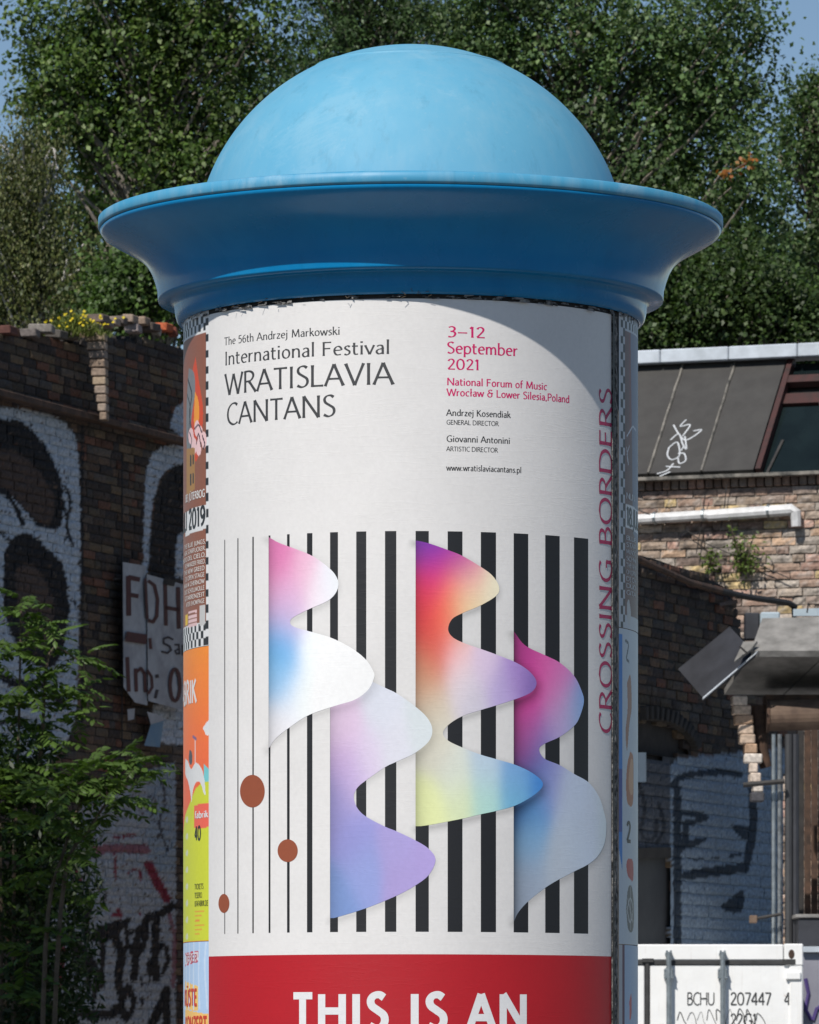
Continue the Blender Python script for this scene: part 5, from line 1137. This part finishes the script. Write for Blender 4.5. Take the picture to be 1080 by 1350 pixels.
# ------------------------------------------------------------------ vegetation
def leaves_mesh(name, C, D, N_, l, wd, cols, parent, mat=None, kind='stuff'):
    """rhombic leaves: base C, direction D, normal N_, length l, width wd"""
    S = np.cross(D, N_); S /= np.linalg.norm(S, axis=1)[:, None]+1e-9; l = l[:, None]; wd = wd[:, None]
    Up = np.cross(S, D)
    V = np.stack([C, C+D*l*.45+S*wd*.5+Up*wd*.15, C+D*l, C+D*l*.45-S*wd*.5+Up*wd*.15], 1).reshape(-1, 3)
    n_ = len(C); F = np.arange(4*n_).reshape(-1, 4)
    return mesh(name, V, F, mat or M['leaf'], parent, cols=np.repeat(cols, 4, 0), kind=kind)
def unit(v): return v/(np.linalg.norm(v, axis=-1, keepdims=True)+1e-9)
def tree(name, label, px_base, Y, crowns, nclump, per, leaf, pal, bark, seed, droop=.2, clump_r=.3, trunk_r=.12, limbs=7, trunk_top=None, group='trees behind the walls', cat='tree', trunk_lean=0, asp=.75):
    rs = np.random.RandomState(seed); X0 = (px_base-540)/FPX*Y
    root = thing(name, label, cat, (X0, Y, 0), group)
    cs = []
    tot = sum(c[2]*c[3] for c in crowns)
    for (cx, cy, rx_, ry_) in crowns:
        m = int(nclump*rx_*ry_/tot); v = unit(rs.normal(size=(m, 3)))*(rs.rand(m, 1)**.42)
        c = P(cx, cy, Y); s = Y/FPX
        cs.append(c+v*np.array([rx_*s, max(.7, min(rx_, ry_)*s*.75), ry_*s]))
    cs = np.vstack(cs)
    ztop = P(0, trunk_top, Y)[2] if trunk_top is not None else cs[:, 2].max()-.3
    m = 14; tp = [Vector((X0+trunk_lean*(k/m)**1.3+.06*math.sin(k*1.3+seed), Y+.05*math.sin(k*.9+seed), ztop*k/m)) for k in range(m+1)]
    MB().tube(tp, [trunk_r*(1-.85*k/m)+.01 for k in range(m+1)], 9).build('trunk', M[bark], root, smooth=True)
    tz = np.array([p.z for p in tp])
    order = rs.permutation(len(cs)); tw = MB()
    for k, i in enumerate(order[:limbs+110]):
        c = Vector(cs[i]); zs = max(1.0, c.z-abs(c.x-X0)*rs.uniform(.7, 1.3)-.5); zs = min(zs, ztop*.96); j = int(np.clip(np.searchsorted(tz, zs), 1, m)); a = tp[j-1].lerp(tp[j], (zs-tz[j-1])/(tz[j]-tz[j-1]+1e-6))
        mid = a.lerp(c, .5)+Vector((rs.uniform(-.1, .1), rs.uniform(-.1, .1), .12)); q1 = a.lerp(mid, .5)+Vector(rs.uniform(-.04, .04, 3)); q2 = mid.lerp(c, .55)+Vector(rs.uniform(-.06, .06, 3))
        if k < limbs: MB().tube([a, q1, mid, q2, c], [.06, .05, .04, .03, .012], 6).build('limb', M[bark], root)
        else: tw.tube([a, q1, mid, q2, c], [.026, .022, .018, .013, .005], 4, False)
    tw.build('twigs', M[bark], root, kind='stuff')
    n_ = per*len(cs); ci = np.repeat(np.arange(len(cs)), per); cr = clump_r*rs.uniform(.6, 1.5, len(cs))
    off = rs.normal(size=(n_, 3))*cr[ci][:, None]*.44
    ax = unit(unit(cs-cs.mean(0)-np.array([0, 0, 1.0]))+rs.normal(size=cs.shape)*.45); sp = rs.normal(size=(n_, 1))*.95
    off += ax[ci]*sp*cr[ci][:, None]
    if droop > .5: off[:, 2] -= np.abs(rs.normal(size=n_))*cr[ci]*1.1; off[:, :2] *= .6
    C = cs[ci]+off
    D = unit(rs.normal(size=(n_, 3))+np.array([0, 0, -droop*2])); cn = unit(cs-cs.mean(0)+np.array([0, 0, .6])); N_ = unit(rs.normal(size=(n_, 3))*.75+cn[ci]*.7+np.array([-.2, -.4, .6]))
    pal = np.array(pal); cc = pal[rs.randint(len(pal), size=n_)]*rs.uniform(.75, 1.3, (n_, 1))*(rs.uniform(.55, 1.4, len(cs))[ci])[:, None]
    l_ = leaf*rs.uniform(.6, 1.25, n_)
    leaves_mesh('crown', C, D, N_, l_, l_*asp, cc, root)
    return root
PG = [(.06, .11, .022), (.085, .14, .03), (.038, .075, .016), (.12, .17, .05), (.065, .10, .03)]
PA = [(.065, .115, .04), (.09, .145, .052), (.045, .085, .028), (.12, .17, .07)]
PY = [(.10, .115, .035), (.08, .10, .03), (.13, .135, .05), (.055, .075, .025)]
PBR = [(.055, .10, .022), (.07, .12, .028), (.045, .08, .02)]
POR = [(.35, .12, .03), (.28, .13, .03)]
tree('poplar_tree', 'large dark green poplar filling the upper left behind the brick wall', 205, 60, [(135, 60, 118, 140), (60, 150, 50, 60), (270, 40, 120, 130), (190, 210, 100, 95), (300, 200, 90, 110), (100, 130, 55, 75), (230, 340, 80, 60)], 400, 120, .066, PG, 'bark', 1, clump_r=.19)
tree('birch_tree', 'birch with drooping olive brown leaves and a white trunk at the left edge', 54, 56, [(20, 250, 62, 70), (60, 330, 70, 60), (0, 370, 60, 60), (100, 390, 45, 35), (50, 200, 40, 40)], 300, 120, .045, PY, 'birch', 2, droop=1.2, clump_r=.26, trunk_r=.05, asp=.55)
tree('robinia_tree', 'lighter feathery green tree rising straight behind the blue dome', 475, 66, [(470, 30, 110, 70), (420, 120, 80, 80), (560, 40, 70, 70), (450, -60, 140, 60)], 330, 95, .068, [(.05, .095, .03), (.065, .115, .035), (.04, .075, .025)], 'bark', 3, clump_r=.19, asp=.4)
tree('aspen_tree', 'tall grey green aspen rising to the right of the dome', 760, 58, [(700, 60, 120, 120), (860, 70, 120, 130), (780, 200, 110, 100), (900, 220, 100, 110), (640, 20, 90, 90), (930, 330, 70, 90), (970, 120, 55, 70), (965, 30, 50, 60), (985, 230, 40, 70), (1005, 330, 40, 60)], 470, 108, .062, PA, 'bark', 4, clump_r=.18)
tree('aspen_tree', 'thin leafed pale aspen at the far right edge with sky showing through', 1075, 61, [(1062, 190, 42, 80), (1085, 120, 25, 40), (1080, 300, 60, 80), (1030, 380, 60, 60), (1095, 140, 40, 50)], 200, 70, .062, PA, 'bark', 5, clump_r=.17)
tree('maple_tree', 'bushy bright green tree low behind the wall just left of the column', 215, 54, [(190, 385, 60, 48), (230, 340, 40, 40), (150, 400, 40, 30)], 150, 110, .06, PBR, 'bark', 6, clump_r=.2)
tree('lime_tree', 'dense dark green tree above the dark roof on the right', 930, 55, [(900, 420, 85, 60), (1000, 400, 80, 60), (1070, 440, 50, 40), (860, 370, 40, 50)], 300, 110, .06, [(.04, .075, .02), (.055, .095, .025), (.035, .06, .018), (.06, .09, .03)], 'bark', 7, clump_r=.22)
tree('poplar_tree', 'farther dark poplar filling the gap behind the dome', 580, 76, [(560, 120, 170, 130), (400, 250, 140, 110), (760, 330, 160, 110), (250, 120, 120, 140), (880, 140, 120, 140)], 250, 80, .085, PG, 'bark', 8, clump_r=.34, trunk_r=.2)
tree('poplar_tree', 'far dark poplar whose crown closes the gap at the lower left', 120, 80, [(60, 330, 120, 90), (190, 250, 110, 120)], 150, 80, .085, PG, 'bark', 12, clump_r=.34, trunk_r=.2)
orf = thing('autumn_branch', 'small cluster of orange autumn leaves on a branch right of the hood brim', 'leaves', tuple(P(965, 225, 56.6)))
rs3 = np.random.RandomState(4); n_ = 44; C = np.vstack([P(960, 228, 56.6)+rs3.normal(size=(n_//2, 3))*.04, P(985, 214, 56.6)+rs3.normal(size=(n_//2, 3))*.05])
leaves_mesh('orange_leaves', C, unit(rs3.normal(size=(n_, 3))), unit(rs3.normal(size=(n_, 3))+np.array([0, -1, .5])), np.full(n_, .06), np.full(n_, .045), np.array(POR)[rs3.randint(2, size=n_)], orf)
MB().tube([P(952, 236, 56.7), P(960, 228, 56.6), P(985, 214, 56.6)], [.006, .005, .003], 5).build('twig', M['bark'], orf)

# compound-leaved shrubs in front of the left wall
def frond_mesh(seed):
    rs = np.random.RandomState(seed); n_ = 7; V = []; F = []; cl = []
    pts = np.array([(x, 0, -.9*x*x) for x in np.linspace(0, .30, 9)]); b = 0
    for a, q in zip(pts[:-1], pts[1:]):
        V += [a+(0, .0015, 0), q+(0, .0015, 0), q-(0, .0015, 0), a-(0, .0015, 0)]; F.append((b, b+1, b+2, b+3)); b += 4; cl += [(.09, .10, .04)]*4
    for k in range(n_):
        t = .06+.24*k/(n_-1); base = np.array([t, 0, -.9*t*t])
        for s in ((-1, 1) if k < n_-1 else (0,)):
            d = np.array([.45, s*1.0, -.35-.2*rs.rand()]) if s else np.array([1, 0, -.6]); d += rs.normal(size=3)*.12; d /= np.linalg.norm(d)
            l_ = .078*rs.uniform(.8, 1.2); nn_ = np.array([0, 0, 1.0])+rs.normal(size=3)*.25; S = np.cross(d, nn_); S /= np.linalg.norm(S); w2 = l_*.235; up = np.cross(S, d)
            V += [base, base+d*l_*.3+S*w2-up*.004, base+d*l_*.65+S*w2*.8-up*.004, base+d*l_-up*.006, base+d*l_*.65-S*w2*.8-up*.004, base+d*l_*.3-S*w2-up*.004, base+d*l_*.5+up*.001]
            F += [(b, b+1, b+6), (b+1, b+2, b+6), (b+2, b+3, b+6), (b+3, b+4, b+6), (b+4, b+5, b+6), (b+5, b, b+6)]
            c = np.array([.066, .115, .022])*rs.uniform(.7, 1.3); cl += [c]*7; b += 7
    return np.array(V), F, np.array(cl)
def shrub(label, base_px, Y, stems, nodes, group, seed):
    root = thing('ailanthus_shrub', label, 'shrub', ((base_px-540)/FPX*Y, Y, 0), group); rs = random.Random(seed)
    lib = []
    for k in range(3):
        V, F, c = frond_mesh(seed*10+k); o = mesh('compound_leaf', V+origin(root), F, M['leaf'], root, cols=c); lib.append(o)
    for s in stems:
        p = [Vector(tuple(P(s[0][0], 1400, Y)[:2])+(0,))]+[Vector(P(x, y, Y+dy)) for x, y, dy in s[1:]]; q = [Vector(v) for v in catmull([tuple(v) for v in p], 5)]
        MB().tube(q, [.022-.016*i/(len(q)-1) for i in range(len(q))], 6).build('stem', M['stem'], root)
    first = set(); R = Vector(origin(root))
    for (x, y, dy, n_, sc_) in nodes:
        c = Vector(P(x, y, Y+dy))
        for k in range(n_):
            o = lib[rs.randrange(3)]
            if o.name in first: o = o.copy(); COL.objects.link(o)
            else: first.add(o.name)
            o.location = c-R+Vector((rs.uniform(-.05, .05), rs.uniform(-.05, .05), rs.uniform(-.09, .06)))
            o.rotation_euler = (rs.uniform(-.3, .3), rs.uniform(-.75, .35), k/n_*2*math.pi+rs.uniform(-.4, .4)); s_ = sc_*rs.uniform(.75, 1.2); o.scale = (s_, s_, s_)
    return root
rsn = random.Random(21)
nA = [(28, 800, 0, 11, .9), (60, 830, .1, 11, .9), (20, 850, -.1, 12, 1), (70, 880, .0, 12, 1), (108, 868, .1, 8, .75), (40, 910, -.15, 12, 1), (10, 930, 0, 12, 1), (85, 925, .1, 10, .9), (60, 960, 0, 12, 1), (5, 985, .2, 12, 1), (-20, 870, 0, 10, 1), (110, 905, 0, 5, .6)]
nA += [(rsn.uniform(-30, 60), rsn.uniform(1010, 1220), rsn.uniform(-.2, .4), 10, 1.1) for _ in range(14)]
shrub('sunlit feathery shrub, the taller one, leaning in at the left edge before the graffiti wall', 20, 38, [[(20, 0), (18, 1200, 0), (24, 1000, 0), (28, 805, 0)], [(30, 0), (40, 1150, .1), (55, 980, 0), (66, 860, 0), (104, 870, .1)], [(5, 0), (0, 1150, 0), (-5, 1000, 0), (-18, 880, 0)]], nA, 'feathery shrubs by the left wall', 2)
nB_ = [(125, 1015, 0, 12, 1), (160, 1000, .1, 10, .85), (185, 1010, 0, 8, .7), (100, 1040, -.1, 12, 1), (140, 1055, .1, 12, 1), (75, 1030, 0, 12, 1), (110, 1090, .1, 10, .9), (165, 1045, 0, 7, .7), (90, 1120, 0, 9, .9), (65, 1085, 0, 10, 1), (95, 1180, .1, 7, .8), (60, 1150, 0, 9, 1), (70, 1220, 0, 6, .8), (40, 1260, .1, 8, 1), (20, 1310, .1, 8, 1)]
shrub('low feathery shrub with sunlit leaves below the broken sign board', 70, 37, [[(50, 0), (60, 1250, 0), (85, 1120, 0), (120, 1020, 0)], [(60, 0), (80, 1200, 0), (120, 1090, 0), (180, 1012, 0)]], nB_, 'feathery shrubs by the left wall', 3)
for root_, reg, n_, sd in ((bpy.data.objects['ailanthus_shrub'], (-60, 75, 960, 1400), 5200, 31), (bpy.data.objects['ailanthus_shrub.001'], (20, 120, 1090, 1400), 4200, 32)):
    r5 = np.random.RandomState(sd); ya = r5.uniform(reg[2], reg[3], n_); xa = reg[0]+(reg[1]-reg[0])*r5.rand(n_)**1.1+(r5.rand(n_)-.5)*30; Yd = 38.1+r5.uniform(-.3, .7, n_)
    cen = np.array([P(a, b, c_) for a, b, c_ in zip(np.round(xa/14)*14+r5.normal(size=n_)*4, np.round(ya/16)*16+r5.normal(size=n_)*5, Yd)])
    leaves_mesh('inner_foliage', cen, unit(r5.normal(size=(n_, 3))+np.array([0, 0, -.4])), unit(r5.normal(size=(n_, 3))+np.array([0, -.3, .8])), r5.uniform(.06, .09, n_), r5.uniform(.02, .03, n_), np.tile([.022, .042, .012], (n_, 1))*r5.uniform(.6, 1.3, (n_, 1)), root_)  # leaf colour darkened to hold the shade low inside the shrubs
tree('maple_tree', 'leafy tree added unseen beyond the left edge to shade the foot of the shrubs', 540-6.2/30.7*7300, 30.7, [(540-6.35/30.7*7300, 1400-6.8/30.7*7300, 450, 560)], 420, 60, .13, PG, 'bark', 15, clump_r=.42, trunk_r=.16, group='added shade trees out of view')  # unseen tree, added to throw shade on the lower shrubs
# wild flowers on top of the left wall
wf = thing('wildflowers', 'yellow wildflowers and grass growing on the top of the left brick wall', 'flowers', tuple(P(95, 445, 46.2)))
rs4 = np.random.RandomState(8); n_ = 900; xs = rs4.normal(98, 18, n_).clip(60, 150); ys = 446-rs4.rand(n_)*26*np.exp(-((xs-98)/34)**2)
C = np.array([P(a, b, 46.2+rs4.uniform(-.1, .1)) for a, b in zip(xs, ys)]); leaves_mesh('grass_blades', C, unit(rs4.normal(size=(n_, 3))*.5+np.array([0, 0, 1.])), unit(rs4.normal(size=(n_, 3))), np.full(n_, .07), np.full(n_, .012), np.tile([.14, .17, .04], (n_, 1))*rs4.uniform(.7, 1.3, (n_, 1)), wf)
n_ = 46; C = np.array([P(a, b, 46.1) for a, b in zip(rs4.normal(106, 20, n_), rs4.uniform(411, 432, n_))]); leaves_mesh('yellow_blooms', C, unit(rs4.normal(size=(n_, 3))), unit(rs4.normal(size=(n_, 3))*.3+np.array([0, -1, .6])), np.full(n_, .03), np.full(n_, .03), np.tile([.7, .55, .03], (n_, 1)), wf)
# weeds rooted in the sunlit brick wall
def weed(label, pts, n_, seed, spread):
    r = thing('wall_weed', label, 'weed', tuple(on_c(pts[0][0], pts[0][1], .05)), 'weeds rooted in the sunlit wall'); rs = np.random.RandomState(seed); Cc = []
    for (x, y) in pts[1:]:
        a = on_c(pts[0][0], pts[0][1], .05); b = on_c(x, y, .18); MB().tube([a, a.lerp(b, .5)+Vector((0, -.05, 0)), b], .005, 4).build('stem', M['stem'], r)
        t = rs.rand(n_, 1); Cc.append(np.array(a)*(1-t)+np.array(b)*t+rs.normal(size=(n_, 3))*spread)
    C = np.vstack(Cc); m = len(C); leaves_mesh('foliage', C, unit(rs.normal(size=(m, 3))), unit(rs.normal(size=(m, 3))+np.array([0, -1, .7])), rs.uniform(.03, .06, m), rs.uniform(.015, .028, m), np.tile([.10, .15, .03], (m, 1))*rs.uniform(.6, 1.3, (m, 1)), r)
weed('bushy green weed growing from the sunlit brick below the elbow of the gutter pipe', [(978, 752), (963, 692), (968, 705), (996, 702), (990, 725), (975, 715), (1000, 745)], 55, 1, .045)
weed('small sparse weed on the sunlit brick, the left and lower of the two', [(938, 748), (930, 722), (945, 728), (936, 735)], 40, 2, .035)
